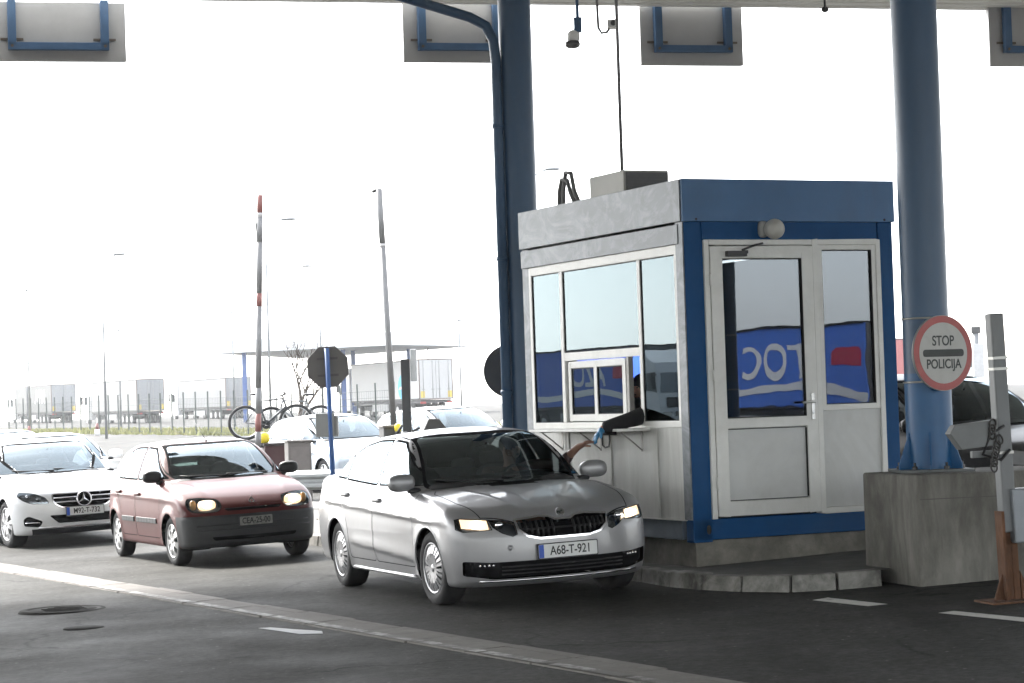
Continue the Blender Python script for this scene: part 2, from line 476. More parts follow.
def liners(root, S):
    for xa in (0, -S['wb']):
        for sg in (-1, 1):
            m = MB(); y0 = S['W'][len(S['W']) // 2][1] * .93; y1 = y0 - .34; n = 20; R = S['ra'] + .004
            vs = []
            for i in range(n + 1):
                a = -.35 + (PI + .7) * i / n
                for y in (y0, y1): vs.append((xa + R * math.cos(a), sg * y, S['rw'] + R * math.sin(a)))
            m.add(vs, [(2 * i, 2 * i + 1, 2 * i + 3, 2 * i + 2) for i in range(n)], True)
            m.add([vs[2 * i + 1] for i in range(n + 1)], [tuple(range(n + 1))], False)
            m.build('wheel_arch_liner', mat('liner_dark', (.008, .008, .008), .95, 0, 0), root)

def interior(root, S, driver_side=1):
    I = S['int']; sm = SEAT()
    for sg in (1, -1):
        m = MB(); x = I['x'] + (.12 if sg == driver_side else 0); y = sg * .37
        m.blob((x + .18, y, .50), (.27, .25, .09), 3.5); m.blob((x - .14, y, .80), (.085, .235, .33), 3.2, rot=(0, -.3, 0))
        s = m.build('seat', sm, root)
        h = MB(); h.blob((x - .30, y, 1.17 + I.get('dz', 0)), (.05, .13, .085), 3, rot=(0, -.2, 0)); h.cyl((x - .28, y - .06, 1.0), (x - .29, y - .06, 1.16 + I.get('dz', 0)), .008, n=6); h.cyl((x - .28, y + .06, 1.0), (x - .29, y + .06, 1.16 + I.get('dz', 0)), .008, n=6)
        h.build('headrest', sm, s)
    m = MB(); m.blob((I['rx'] + .2, 0, .50), (.26, .62, .09), 4); m.blob((I['rx'], 0, .78), (.08, .64, .30), 4, rot=(0, -.3, 0)); s = m.build('rear_seat', sm, root)
    for y in (-.38, .38):
        h = MB(); h.blob((I['rx'] - .14, y, 1.08 + I.get('dz', 0)), (.045, .12, .07), 3); h.build('headrest', sm, s)
    m = MB(); m.blob((I['dx'], 0, I['dzz']), (.30, .70, .10), 4, rot=(0, .12, 0)); m.blob((I['dx'] - .12, driver_side * .37, I['dzz'] + .09), (.10, .19, .035), 3); m.build('dashboard', BLACK(), root)
    m = MB(); M = Matrix.Translation((I['dx'] - .40, driver_side * .37, I['dzz'] + .0)) @ Matrix.Rotation(-.45, 4, 'Y')
    m.tube([M @ Vector((0, .185 * math.cos(a), .185 * math.sin(a))) for a in np.linspace(0, 2 * PI, 25)], .014, 8, caps=False)
    m.blob(M @ Vector((.03, 0, 0)), (.03, .07, .06), 3); m.box((0, .0, 0), (.015, .36, .03), M); m.build('steering_wheel', BLACK(), root)
    m = MB(); m.blob((I['mx'], 0, I['mz']), (.02, .11, .032), 3); m.cyl((I['mx'], 0, I['mz']), (I['mx'] + .06, 0, I['mz'] + .05), .01, n=6); m.build('rear_view_mirror', BLACK(), root)

def plate(root, sh, z, text, eu=True, w=.52, hh=.112, dark=False, grubby=False, tilt=0., off=.012):
    x = max(sh.sx(0, z - hh / 2), sh.sx(0, z + hh / 2)) + off
    M = frame((x, 0, z), (0, 1, 0), (math.sin(tilt), 0, math.cos(tilt)))
    b = MB().prism(rounded([(-w / 2 - .008, -hh / 2 - .008), (w / 2 + .008, -hh / 2 - .008), (w / 2 + .008, hh / 2 + .008), (-w / 2 - .008, hh / 2 + .008)], .012), -.015, 0, M).build('number_plate', BLACK(), root)
    pm = mat('plate_grubby', (.22, .22, .2), .6, 0, .3, 30) if grubby else mat('plate_white', (.72, .73, .72), .4, 0, .05, 12)
    MB().prism(rounded([(-w / 2, -hh / 2), (w / 2, -hh / 2), (w / 2, hh / 2), (-w / 2, hh / 2)], .01), .0005, .003, M).build('plate_face', pm, b)
    if eu: MB().prism([(-w / 2 + .001, -hh / 2 + .002), (-w / 2 + .045, -hh / 2 + .002), (-w / 2 + .045, hh / 2 - .002), (-w / 2 + .001, hh / 2 - .002)], .0032, .0045, M).build('country_band', mat('plate_blue', (.02, .08, .45), .4, 0, .05), b)
    text_mesh('lettering', text, hh * .92, M @ Matrix.Translation((.022 if eu else 0, -.002, .0052)), mat('plate_ink', (.015, .015, .015), .5, 0, 0), b, .0008, sx=.80 if eu else .8, bold=.0012)
    return b

def mirror(root, x, y, z, m, sg, s=1.0):
    b = MB(); b.blob((x - .0, sg * (y + .11 * s), z + .03), (.075 * s, .125 * s, .078 * s), 2.7, 24, rot=(0, 0, -.18 * sg))
    o = b.build('wing_mirror', m, root)
    MB().blob((x + .01, sg * (y + .0), z - .045), (.045, .06, .025), 3).build('mirror_foot', BLACK(), o)
    M = frame((x - .068 * s, sg * (y + .11 * s), z + .03), (0, 1, 0), (0, 0, 1))
    MB().blob((x - .068 * s, sg * (y + .115 * s), z + .03), (.012, .105 * s, .062 * s), 2.6).build('mirror_glass', CHROME(), o)

def wiper(root, sh, pts):
    m = MB()
    P = []
    for (y, z) in pts:
        P.append((sh.sx(y, z, .3, -1.6) + .012, y, z + .006))
    m.tube(P, .008, 6); m.build('wiper', BLACK(), root)

def place_car(root, x, y, h):
    """set a car on the sloping ground, facing h radians to the right of the camera"""
    n = Vector((-.029, -.0085, 1)).normalized(); d = Vector((math.sin(h), -math.cos(h), 0)); d.z = -(n.x * d.x + n.y * d.y) / n.z; d.normalize()
    l = n.cross(d); M = Matrix((d, l, n)).transposed().to_4x4(); M.translation = (x, y, gz(x, y)); root.matrix_world = M
    return M
# ------------------------------------------------------------------ the cars themselves
SIDE = lambda c, n: abs(n.y) > .3
SIDE_UP = lambda c, n: abs(n.y) > .3 and c.z > .8
WS_OK = lambda c, n: n.x > .12 and c.z > .85 and c.x < .2
REAR_OK = lambda c, n: n.x < -.1 and c.z > .8
FRONT = lambda c, n: c.x > .1 and n.x > .08 and c.z < .98
def both(poly): return [poly, [(-a, b) for a, b in poly][::-1]]

def glazing(sh, root, S, glass_ws, glass_side, trim):
    """windscreen, rear screen and side panes with their dark borders"""
    w = S['ws']; sh.cut(rounded(inset(w, -.025), .05), 'x', 'trim', WS_OK); sh.cut(rounded(w, .06), 'x', 'windscreen', WS_OK)
    r = S['rs']; sh.cut(rounded(inset(r, -.02), .05), 'x', 'trim', REAR_OK); sh.cut(rounded(r, .07), 'x', 'rear_screen', REAR_OK)

def doors(sh, S):
    for name, d in S['doors']:
        d = rounded(d, .05); sh.cut(d, 'y', 'gap', SIDE); sh.cut(inset(d, S.get('gapw', .007)), 'y', name, SIDE)
    for name, w in S['wins']:
        sh.cut(rounded(inset(w, -S.get('trimw', .018)), .035), 'y', 'trim', SIDE_UP)
    for name, w in S['wins']:
        sh.cut(rounded(w, .03), 'y', name, SIDE_UP)

def arches(sh, S):
    for xa in (0, -S['wb']):
        sh.hole(circle(S['ra'], 32, (xa, S['rw'])), 'y', lambda c, n: abs(c.y) > .5)

def split_doors(sh, root, S, pm, gl, handle_m, handles=True):
    sh.part('gap', 'panel_gap', GAP(), root, 0, -.003)
    for sg in (-1, 1):
        for name, d in S['doors']:
            o = sh.part(name, 'door', pm, root, sg)
            for wn, door in S['wdoor']:
                if door == name:
                    k = sh.part(wn, 'window', gl, o if o else root, sg)
            if o and handles:
                hx, hz = S['handles'][name]; y = sh.sy(hx, hz)
                MB().blob((hx, sg * (y + .018), hz), (.095, .016, .020), 3, 16).blob((hx + .085, sg * (y + .008), hz), (.02, .02, .018), 2.5).build('handle', handle_m, o)
        for wn, door in S['wdoor']:
            if door is None: sh.part(wn, 'quarter_window', gl, root, sg)

def arch_lips(root, sh, S, m):
    for xa in (0, -S['wb']):
        for sg in (-1, 1):
            P = []
            for i in range(25):
                a = -.1 + (PI + .2) * i / 24; x = xa + S['ra'] * math.cos(a); z = S['rw'] + S['ra'] * math.sin(a)
                if z > .24: P.append((x, sh.sy(x, z, sg) - sg * .004, z))
            if len(P) > 3: MB().tube(P, .010, 6).build('arch_lip', m, root)

bulb_m = mat('bulb_lit', (1, .95, .85), .3, 0, 0, emit=(1, .88, .68), estr=6)
def silver_sedan():
    root = empty('sedan_car', label='silver four-door sedan with headlights on, stopped at the booth window', cat='car', group='cars queueing at the border booth')
    S = dict(wb=2.686, rw=.316, ra=.352, wy=.775, flare=.014, box=(-3.82, 1.02, .93, 1.56), xc=-1.75, crown=.05, ks=.07, kf=.10, kg=.045, gs=.10, rc=.045, fp=.35, fpe=2.7, rp=.30, rpe=2.6, steer=.05,
        W=[(1.0, .80), (.7, .865), (.35, .892), (0, .900), (-.7, .905), (-1.5, .907), (-2.4, .905), (-2.9, .897), (-3.4, .86), (-3.8, .80)],
        s=[(.1, .93), (.22, .955), (.34, .978), (.5, .997), (.62, 1.0), (.74, .993), (.83, .975), (.92, .952), (1.0, .93), (1.1, .90)],
        zt=[(1.0, .66), (.88, .70), (.80, .755), (.62, .815), (.3, .885), (-.1, .945), (-.35, .975), (-1.2, .985), (-2.5, 1.02), (-3.1, 1.06), (-3.5, 1.075), (-3.70, 1.07), (-3.8, 1.05)],
        zg=[(-.05, .80), (-.30, .965), (-.55, 1.130), (-.80, 1.275), (-1.02, 1.375), (-1.28, 1.435), (-1.70, 1.461), (-2.2, 1.445), (-2.6, 1.385), (-2.95, 1.275), (-3.3, 1.12), (-3.5, 1.02)],
        gw=[(.6, .90), (.95, .835), (1.10, .775), (1.25, .70), (1.36, .63), (1.46, .54)], gp=[(.2, .86), (-.4, .95), (-1.0, .99), (-1.8, 1.0), (-2.6, .98), (-3.2, .93)],
        xf=[(.1, .72), (.18, .80), (.24, .865), (.40, .892), (.56, .885), (.66, .865), (.74, .83), (.80, .77), (.9, .60)], xr=[(.1, -3.62), (.3, -3.76), (.55, -3.78), (.9, -3.73), (1.02, -3.70), (1.1, -3.62)],
        zb=[(1.0, .17), (.5, .17), (-.5, .185), (-2.5, .19), (-3.8, .26)],
        lines=[(.55, .70, -3.4, .83, .014, .09), (-.25, .36, -2.35, .46, .012, .08)],
        hood=[(.74, .30, -.25, .52, .016, .012), (.76, .13, -.25, .22, .006, .010)],
        ws=[(-.685, .985), (.685, .985), (.545, 1.395), (-.545, 1.395)], rs=[(-.60, 1.10), (.60, 1.10), (.50, 1.37), (-.50, 1.37)],
        doors=[('front_door', [(-.42, .30), (-.40, .62), (-.36, .97), (-.62, 1.09), (-.95, 1.27), (-1.22, 1.385), (-1.50, 1.41), (-1.60, 1.405), (-1.53, .95), (-1.52, .30)]),
               ('rear_door', [(-1.535, .30), (-1.545, .95), (-1.615, 1.405), (-2.0, 1.40), (-2.36, 1.355), (-2.66, 1.27), (-2.66, 1.03), (-2.50, .80), (-2.34, .62), (-2.30, .45), (-2.30, .30)])],
        wins=[('fw', [(-.50, 1.0), (-.70, 1.09), (-.98, 1.245), (-1.26, 1.355), (-1.555, 1.372), (-1.50, 1.0)]), ('rw', [(-1.585, 1.0), (-1.635, 1.372), (-2.0, 1.368), (-2.34, 1.325), (-2.59, 1.255), (-2.59, 1.035)]),
              ('qw', [(-2.63, 1.04), (-2.63, 1.24), (-2.84, 1.155), (-2.98, 1.075), (-2.98, 1.05)])],
        wdoor=[('fw', 'front_door'), ('rw', 'rear_door'), ('qw', None)], handles={'front_door': (-1.42, .86), 'rear_door': (-2.42, .89)}, gapw=.008,
        int=dict(x=-1.55, rx=-2.45, dx=-.62, dzz=.93, mx=-.93, mz=1.27))
    sh = Shell(S, .022)
    pm = paint('silver_paint', (.31, .31, .318), .40, .40, .45, dust=(.24, .235, .225))
    glazing(sh, root, S, None, None, None); doors(sh, S); arches(sh, S)
    # front face: grille, lamps, lower intake
    grille = [(-.40, .705), (-.20, .722), (-.12, .715), (-.07, .690), (.07, .690), (.12, .715), (.20, .722), (.40, .705), (.385, .64), (.32, .585), (.22, .560), (-.22, .560), (-.32, .585), (-.385, .64)]
    sh.cut(inset(grille, -.016), 'x', 'chrome', FRONT); sh.cut(grille, 'x', 'grille', FRONT)
    for p in both([(.425, .705), (.605, .722), (.585, .665), (.52, .615), (.445, .585), (.41, .60), (.415, .66)]): sh.cut(inset(p, -.006), 'x', 'gap', FRONT); sh.cut(p, 'x', 'inner_lamp', FRONT)
    for p in both([(.62, .724), (.80, .742), (.835, .735), (.84, .66), (.80, .638), (.60, .648)]): sh.cut(inset(p, -.006), 'x', 'gap', FRONT); sh.cut(p, 'x', 'lamp', FRONT)
    sh.cut(rounded([(-.82, .395), (-.62, .378), (.62, .378), (.82, .395), (.815, .275), (.60, .238), (-.60, .238), (-.815, .275)], .02), 'x', 'intake', FRONT)
    for p in both([(.56, .372), (.755, .380), (.75, .335), (.56, .322)]): sh.cut(p, 'x', 'fog', FRONT)
    # bonnet shut line
    bonnet = [(.80, -.42), (.66, -.66), (.30, -.735), (-.18, -.755), (-.30, -.70), (-.36, -.4), (-.38, 0), (-.36, .4), (-.30, .70), (-.18, .755), (.30, .735), (.66, .66), (.80, .42), (.84, 0)]
    TOP = lambda c, n: n.z > .4 and c.z < 1.0 and c.x > -.45
    keep = [f for f in sh.bm.faces if f[sh.L] != 0]
    sh.cut(inset(bonnet, -.004), 'z', 'gap', lambda c, n: TOP(c, n) and n.z > .55); sh.cut(inset(bonnet, .004), 'z', 'bonnet', lambda c, n: TOP(c, n) and n.z > .4)
    for p in (inset(grille, -.016),): sh.cut(p, 'x', 'chrome', FRONT)
    sh.cut(grille, 'x', 'grille', FRONT)
    w = S['ws']; sh.cut(rounded(inset(w, -.025), .05), 'x', 'trim', WS_OK); sh.cut(rounded(w, .06), 'x', 'windscreen', WS_OK)
    sh.seal()
    gl = glass('car_glass', (.78, .84, .82), .08, 1.5)
    sh.part('body', 'body', pm, root); sh.part('bonnet', 'bonnet', pm, root)
    sh.part('trim', 'window_trim', SEALS(), root); sh.part('windscreen', 'windscreen', gl, root); sh.part('rear_screen', 'rear_window', gl, root)
    split_doors(sh, root, S, pm, gl, pm)
    g = sh.part('grille', 'grille', mat('grille_black', (.007, .007, .008), .9, 0, .1, 20, spec=.1), root, 0, -.035)
    sl = MB()
    for i in range(17):
        y = -.37 + .74 * i / 16
        if abs(y) < .06: continue
        zt_ = .70 if abs(y) > .1 else .70; zb_ = .565 if abs(y) < .22 else .565 + (abs(y) - .22) * .42
        x0 = sh.sx(y, zb_) - .012; x1 = sh.sx(y, zt_) - .012
        sl.tube([(x0, y, zb_ + .006), (sh.sx(y, .63) - .008, y, .63), (x1, y, zt_ - .004)], .0105, 6)
    sl.tube([(sh.sx(y, .63) - .02, y, .63) for y in np.linspace(-.36, .36, 13)], .008, 6)
    sl.build('grille_bars', mat('grille_gloss', (.014, .014, .015), .45, 0, 0), g)
    sh.part('chrome', 'grille_surround', CHROME(), root, 0, .004)
    ink = sh.part('intake', 'lower_intake', mat('grille_black', (.012, .012, .013), .35), root, 0, -.03)
    m = MB()
    for z in (.275, .305, .335): m.tube([(sh.sx(y, z) - .012, y, z) for y in np.linspace(-.54, .54, 13)], .006, 6)
    m.build('intake_bars', BLACK(), ink)
    lamp_on = mat('headlamp_lit', (1, .95, .85), .3, 0, 0, emit=(1, .66, .36), estr=.30)
    lens = glass('lamp_lens', (.93, .95, .97), .04, 1.5)
    house = mat('lamp_housing', (.25, .25, .26), .22, .9, .1, 20); hdark = mat('lamp_housing_dark', (.035, .035, .04), .25, .6, .1, 20)
    for sg in (-1, 1):
        h = sh.part('lamp', 'headlight', house, root, sg, -.05)
        sh.part('lamp', 'lens', lens, h, sg)
        P = [(y_, z_) for y_ in (.615, .66, .71, .76, .805) for z_ in (.655, .692, .729)]; vs = [(sh.sx(y_, z_) - .016, sg * y_, z_ + (y_ - .7) * .10) for y_, z_ in P]
        MB().add(vs, [(3 * i + j, 3 * i + 3 + j, 3 * i + 4 + j, 3 * i + 1 + j) for i in range(4) for j in range(2)], True).build('bulb_reflector', lamp_on, h); MB().blob((sh.sx(.69, .69) - .010, sg * .69, .692), (.006, .055, .024), 2.4).build('bulb', bulb_m, h)
        h = sh.part('inner_lamp', 'auxiliary_lamp', hdark, root, sg, -.04); sh.part('inner_lamp', 'lens', lens, h, sg)
        x = sh.sx(.52, .675) - .02; MB().blob((x, sg * .53, .68), (.02, .035, .03), 2.2).build('reflector', CHROME(), h)
        h = sh.part('fog', 'fog_light', hdark, root, sg, -.025); x = sh.sx(.64, .35) - .012
        mm = MB()
        for k in range(4): mm.blob((sh.sx(.60 + .032 * k, .35) - .014, sg * (.60 + .032 * k), .352), (.012, .011, .012), 2.2, 12)
        mm.build('reflector', CHROME(), h)
    # trim along the bottom of the bumper and the sills
    m = MB(); m.tube([(sh.sx(y, .222) + .002, y, .222) for y in np.linspace(-.70, .70, 15)], .011, 6); m.build('bumper_strip', CHROME(), root)
    plate(root, sh, .445, 'A68-T-921', tilt=.0, off=.03)
    x = sh.sx(0, .745); M = frame((x + .004, 0, .748), (0, 1, 0), (-.55, 0, .85))
    b = MB().lathe([(0, .004), (.033, .004), (.038, .006), (.041, .003), (.041, -.012)], 28, M @ Matrix.Rotation(PI / 2, 4, 'X')).build('badge', CHROME(), root)
    e = MB(); e.prism([(-.026, -.004), (-.004, -.004), (-.004, -.020), (.004, -.014), (.004, .004), (.026, .012), (.012, .020), (-.006, .012), (-.024, .010)], .006, .009, M); e.build('emblem', mat('emblem_dark', (.02, .03, .025), .4, 0, 0), b)
    M = frame((sh.sx(-.47, .49) + .002, -.47, .49), (.2, 1, 0), (0, 0, 1)); MB().lathe([(0, .001), (.021, .001), (.021, -.01)], 20, M @ Matrix.Rotation(PI / 2, 4, 'X')).lathe([(.019, .003), (.023, .004), (.025, .001)], 20, M @ Matrix.Rotation(PI / 2, 4, 'X')).build('tow_eye_cover', pm, root)
    mirror(root, -.60, .80, 1.0, pm, -1); mirror(root, -.60, .80, 1.0, pm, 1)
    m = MB()
    wiper(root, sh, [(.55, 1.0), (.0, 1.02), (-.05, 1.03)]); wiper(root, sh, [(-.05, 1.0), (-.5, 1.015), (-.60, 1.03)])
    wheel_set('silver_sedan', .316, .213, .205, (11, .085, .13), (.40, .40, .41)); put_wheels(root, S, 'silver_sedan'); liners(root, S); arch_lips(root, sh, S, pm)
    interior(root, S)
    MB().blob((-3.15, 0, 1.40), (.10, .02, .03), 2).build('roof_aerial', BLACK(), root)
    for sg in (-1, 1):
        m = MB(); P = [(x, sg * (sh.sy(x, .215) + .002), .215) for x in np.linspace(-.40, -2.28, 12)]; m.tube(P, .018, 6); m.build('sill', pm, root)
    return root, sh, S

def red_hatchback():
    root = empty('hatchback_car', label='small dark red hatchback with grey bumper and headlights lit', cat='car', group='cars queueing at the border booth')
    S = dict(wb=2.472, rw=.282, ra=.318, wy=.70, flare=.012, box=(-3.16, .86, .85, 1.50), xc=-1.7, crown=.05, ks=.08, kf=.12, kg=.05, gs=.10, rc=.04, fp=.26, fpe=2.5, rp=.22, rpe=2.6, steer=.04,
        W=[(.8, .74), (.5, .785), (.2, .81), (0, .815), (-1.2, .82), (-2.4, .818), (-2.8, .79), (-3.1, .74)],
        s=[(.1, .95), (.22, .965), (.36, .985), (.55, 1.0), (.70, .993), (.85, .968), (.95, .945), (1.05, .91)],
        zt=[(.85, .60), (.70, .675), (.62, .715), (.45, .785), (.2, .865), (-.1, .935), (-.3, .965), (-1.2, .955), (-2.4, .99), (-3.1, 1.0)],
        zg=[(.05, .80), (-.18, .955), (-.45, 1.130), (-.70, 1.270), (-.90, 1.345), (-1.15, 1.392), (-1.6, 1.417), (-2.2, 1.400), (-2.55, 1.345), (-2.75, 1.25), (-2.90, 1.12), (-3.08, .88)],
        gw=[(.6, .80), (.95, .765), (1.10, .715), (1.25, .645), (1.35, .585), (1.42, .52)], gp=[(.2, .86), (-.4, .95), (-1.0, .99), (-1.8, 1.0), (-2.6, .965), (-3.1, .93)],
        xf=[(.1, .60), (.19, .66), (.26, .705), (.40, .722), (.54, .716), (.565, .69), (.66, .665), (.74, .60), (.85, .45)], xr=[(.1, -2.95), (.3, -3.05), (.52, -3.06), (.58, -3.02), (.95, -2.97), (1.1, -2.9)],
        zb=[(1.0, .20), (.5, .20), (-.5, .20), (-2.5, .21), (-3.1, .28)],
        lines=[(.3, .74, -2.9, .80, .008, .10)],
        hood=[(.62, .40, -.2, .58, .014, .02)],
        ws=[(-.63, .975), (.63, .975), (.515, 1.345), (-.515, 1.345)], rs=[(-.56, 1.0), (.56, 1.0), (.47, 1.31), (-.47, 1.31)],
        doors=[('front_door', [(-.40, .30), (-.38, .62), (-.34, .95), (-.55, 1.06), (-.85, 1.24), (-1.08, 1.345), (-1.40, 1.368), (-1.50, 1.365), (-1.44, .95), (-1.43, .30)]),
               ('rear_door', [(-1.445, .30), (-1.455, .95), (-1.515, 1.365), (-1.9, 1.36), (-2.16, 1.33), (-2.36, 1.24), (-2.36, .98), (-2.26, .78), (-2.12, .58), (-2.10, .30)])],
        wins=[('fw', [(-.46, .985), (-.66, 1.085), (-.92, 1.235), (-1.12, 1.315), (-1.46, 1.330), (-1.41, .985)]), ('rw', [(-1.49, .985), (-1.54, 1.33), (-1.9, 1.326), (-2.08, 1.305), (-2.10, .99)]),
              ('qw', [(-2.13, .99), (-2.12, 1.295), (-2.28, 1.21), (-2.37, 1.05), (-2.37, .995)])],
        wdoor=[('fw', 'front_door'), ('rw', 'rear_door'), ('qw', 'rear_door')], handles={'front_door': (-1.32, .80), 'rear_door': (-2.22, .82)}, gapw=.008, trimw=.022,
        int=dict(x=-1.45, rx=-2.25, dx=-.50, dzz=.90, mx=-.80, mz=1.23))
    sh = Shell(S, .022)
    pm = paint('maroon_paint', (.088, .014, .013), .0, .45, .28, dust=(.12, .045, .04)); MATS['maroon_paint'].node_tree.nodes['Principled BSDF'].inputs['Specular IOR Level'].default_value = .25
    bump = mat('bumper_grey', (.026, .027, .029), .6, 0, .12, 18, dirt=(.06, .057, .054), dscale=3, damount=.3)
    LOW = lambda c, n: c.z < .575 and (c.x > .33 or c.x < -2.78)
    t = sh.tid('bumper')
    glazing(sh, root, S, None, None, None); doors(sh, S)
    sh.cut([(.34, .12), (.95, .12), (.95, .565), (.29, .565)], 'y', 'bumper', lambda c, n: True)
    sh.cut([(-2.80, .12), (-3.4, .12), (-3.4, .58), (-2.76, .58)], 'y', 'bumper', lambda c, n: True)
    arches(sh, S)
    sh.cut(rounded([(-.34, .640), (.34, .640), (.31, .607), (-.31, .607)], .015), 'x', 'grille', FRONT)
    for p in both(rounded([(.37, .735), (.55, .765), (.70, .76), (.735, .69), (.70, .615), (.55, .60), (.40, .61), (.36, .66)], .05)): sh.cut(inset(p, -.006), 'x', 'gap', FRONT); sh.cut(p, 'x', 'lamp', FRONT)
    sh.cut(rounded([(-.50, .325), (.50, .325), (.47, .285), (-.47, .285)], .02), 'x', 'intake', FRONT)
    sh.seal()
    gl = glass('car_glass_green', (.52, .74, .70), .05, 1.5)
    sh.part('body', 'body', pm, root); sh.part('bumper', 'bumper', bump, root, 0, 0, lambda c: c.x > -1); sh.part('bumper', 'rear_bumper', bump, root, 0, 0, lambda c: c.x < -1); sh.part('trim', 'window_trim', SEALS(), root)
    sh.part('windscreen', 'windscreen', glass('car_glass', (.78, .84, .82), .08, 1.5), root); sh.part('rear_screen', 'rear_window', gl, root)
    split_doors(sh, root, S, pm, glass('car_glass', (.78, .84, .82), .08, 1.5), pm)
    sh.part('grille', 'grille', mat('grille_black', (.012, .012, .013), .35), root, 0, -.02); sh.part('intake', 'lower_intake', mat('grille_black', (.012, .012, .013), .35), root, 0, -.02)
    lamp_on = mat('headlamp_lit', (1, .95, .85), .3, 0, 0, emit=(1, .66, .36), estr=.30); amber = mat('indicator_amber', (.5, .28, .10), .35, 0, .1)
    house = mat('lamp_housing', (.25, .25, .26), .22, .9, .1, 20); lens = glass('lamp_lens', (.93, .95, .97), .04, 1.5)
    for sg in (-1, 1):
        h = sh.part('lamp', 'headlight', house, root, sg, -.05); sh.part('lamp', 'lens', lens, h, sg)
        x = sh.sx(.50, .68) - .03; MB().blob((x, sg * .51, .682), (.024, .105, .058), 2.7).build('bulb_reflector', lamp_on, h); MB().blob((sh.sx(.50, .68) - .005, sg * .51, .682), (.006, .05, .03), 2.2).build('bulb', bulb_m, h)
        x = sh.sx(.66, .68) - .03; MB().blob((x, sg * .655, .69), (.03, .035, .055), 2.5).build('indicator', amber, h)
        # rubbing strips on the doors
        for x0, x1 in ((-.50, -1.38), (-1.50, -2.06)):
            P = [(x, sg * (sh.sy(x, .50) + .004), .50) for x in np.linspace(x0, x1, 8)]
            m = MB()
            for i in range(7):
                a, b = Vector(P[i]), Vector(P[i + 1]); m.box((a + b) / 2, ((a - b).length + .001, .022, .062))
            m.build('rubbing_strip', bump, root, .006)
    m = MB(); m.tube([(sh.sx(y, .455) + .002, y, .455) for y in np.linspace(-.66, .66, 15)], .008, 6); m.tube([(sh.sx(y, .40) + .002, y, .40) for y in np.linspace(-.68, .68, 15)], .006, 6); m.build('bumper_ridge', BLACK(), root)
    plate(root, sh, .485, 'CEA-25-00', eu=False, w=.385, hh=.10, grubby=True, off=.02)
    x = sh.sx(0, .70); M = frame((x + .006, 0, .70), (0, 1, 0), (-.45, 0, .9))
    e = MB(); dia = [(0, .052), (.036, 0), (0, -.052), (-.036, 0)]; ins = [(0, .026), (.018, 0), (0, -.026), (-.018, 0)]
    for i in range(4):
        j = (i + 1) % 4; e.prism([dia[i], dia[j], ins[j], ins[i]], -.004, .006, M)
    e.build('badge', CHROME(), root)
    mirror(root, -.52, .735, .985, BLACK(), -1, .92); mirror(root, -.52, .735, .985, BLACK(), 1, .92)
    wiper(root, sh, [(.52, .985), (.05, .99), (-.02, .995)]); wiper(root, sh, [(-.02, .98), (-.45, .99), (-.54, 1.0)])
    wheel_set('red_hatch', .282, .190, .165, (7, .22, 0), (.60, .60, .60)); put_wheels(root, S, 'red_hatch'); liners(root, S)
    interior(root, S)
    z = sh.sz(-1.05, 0); MB().cyl((-1.05, 0, z - .01), (-1.07, 0, z + .03), .012, .010, 10).cyl((-1.07, 0, z + .02), (-1.55, 0, z + .26), .004, .0025, 6).build('roof_aerial', BLACK(), root)
    return root, sh, S

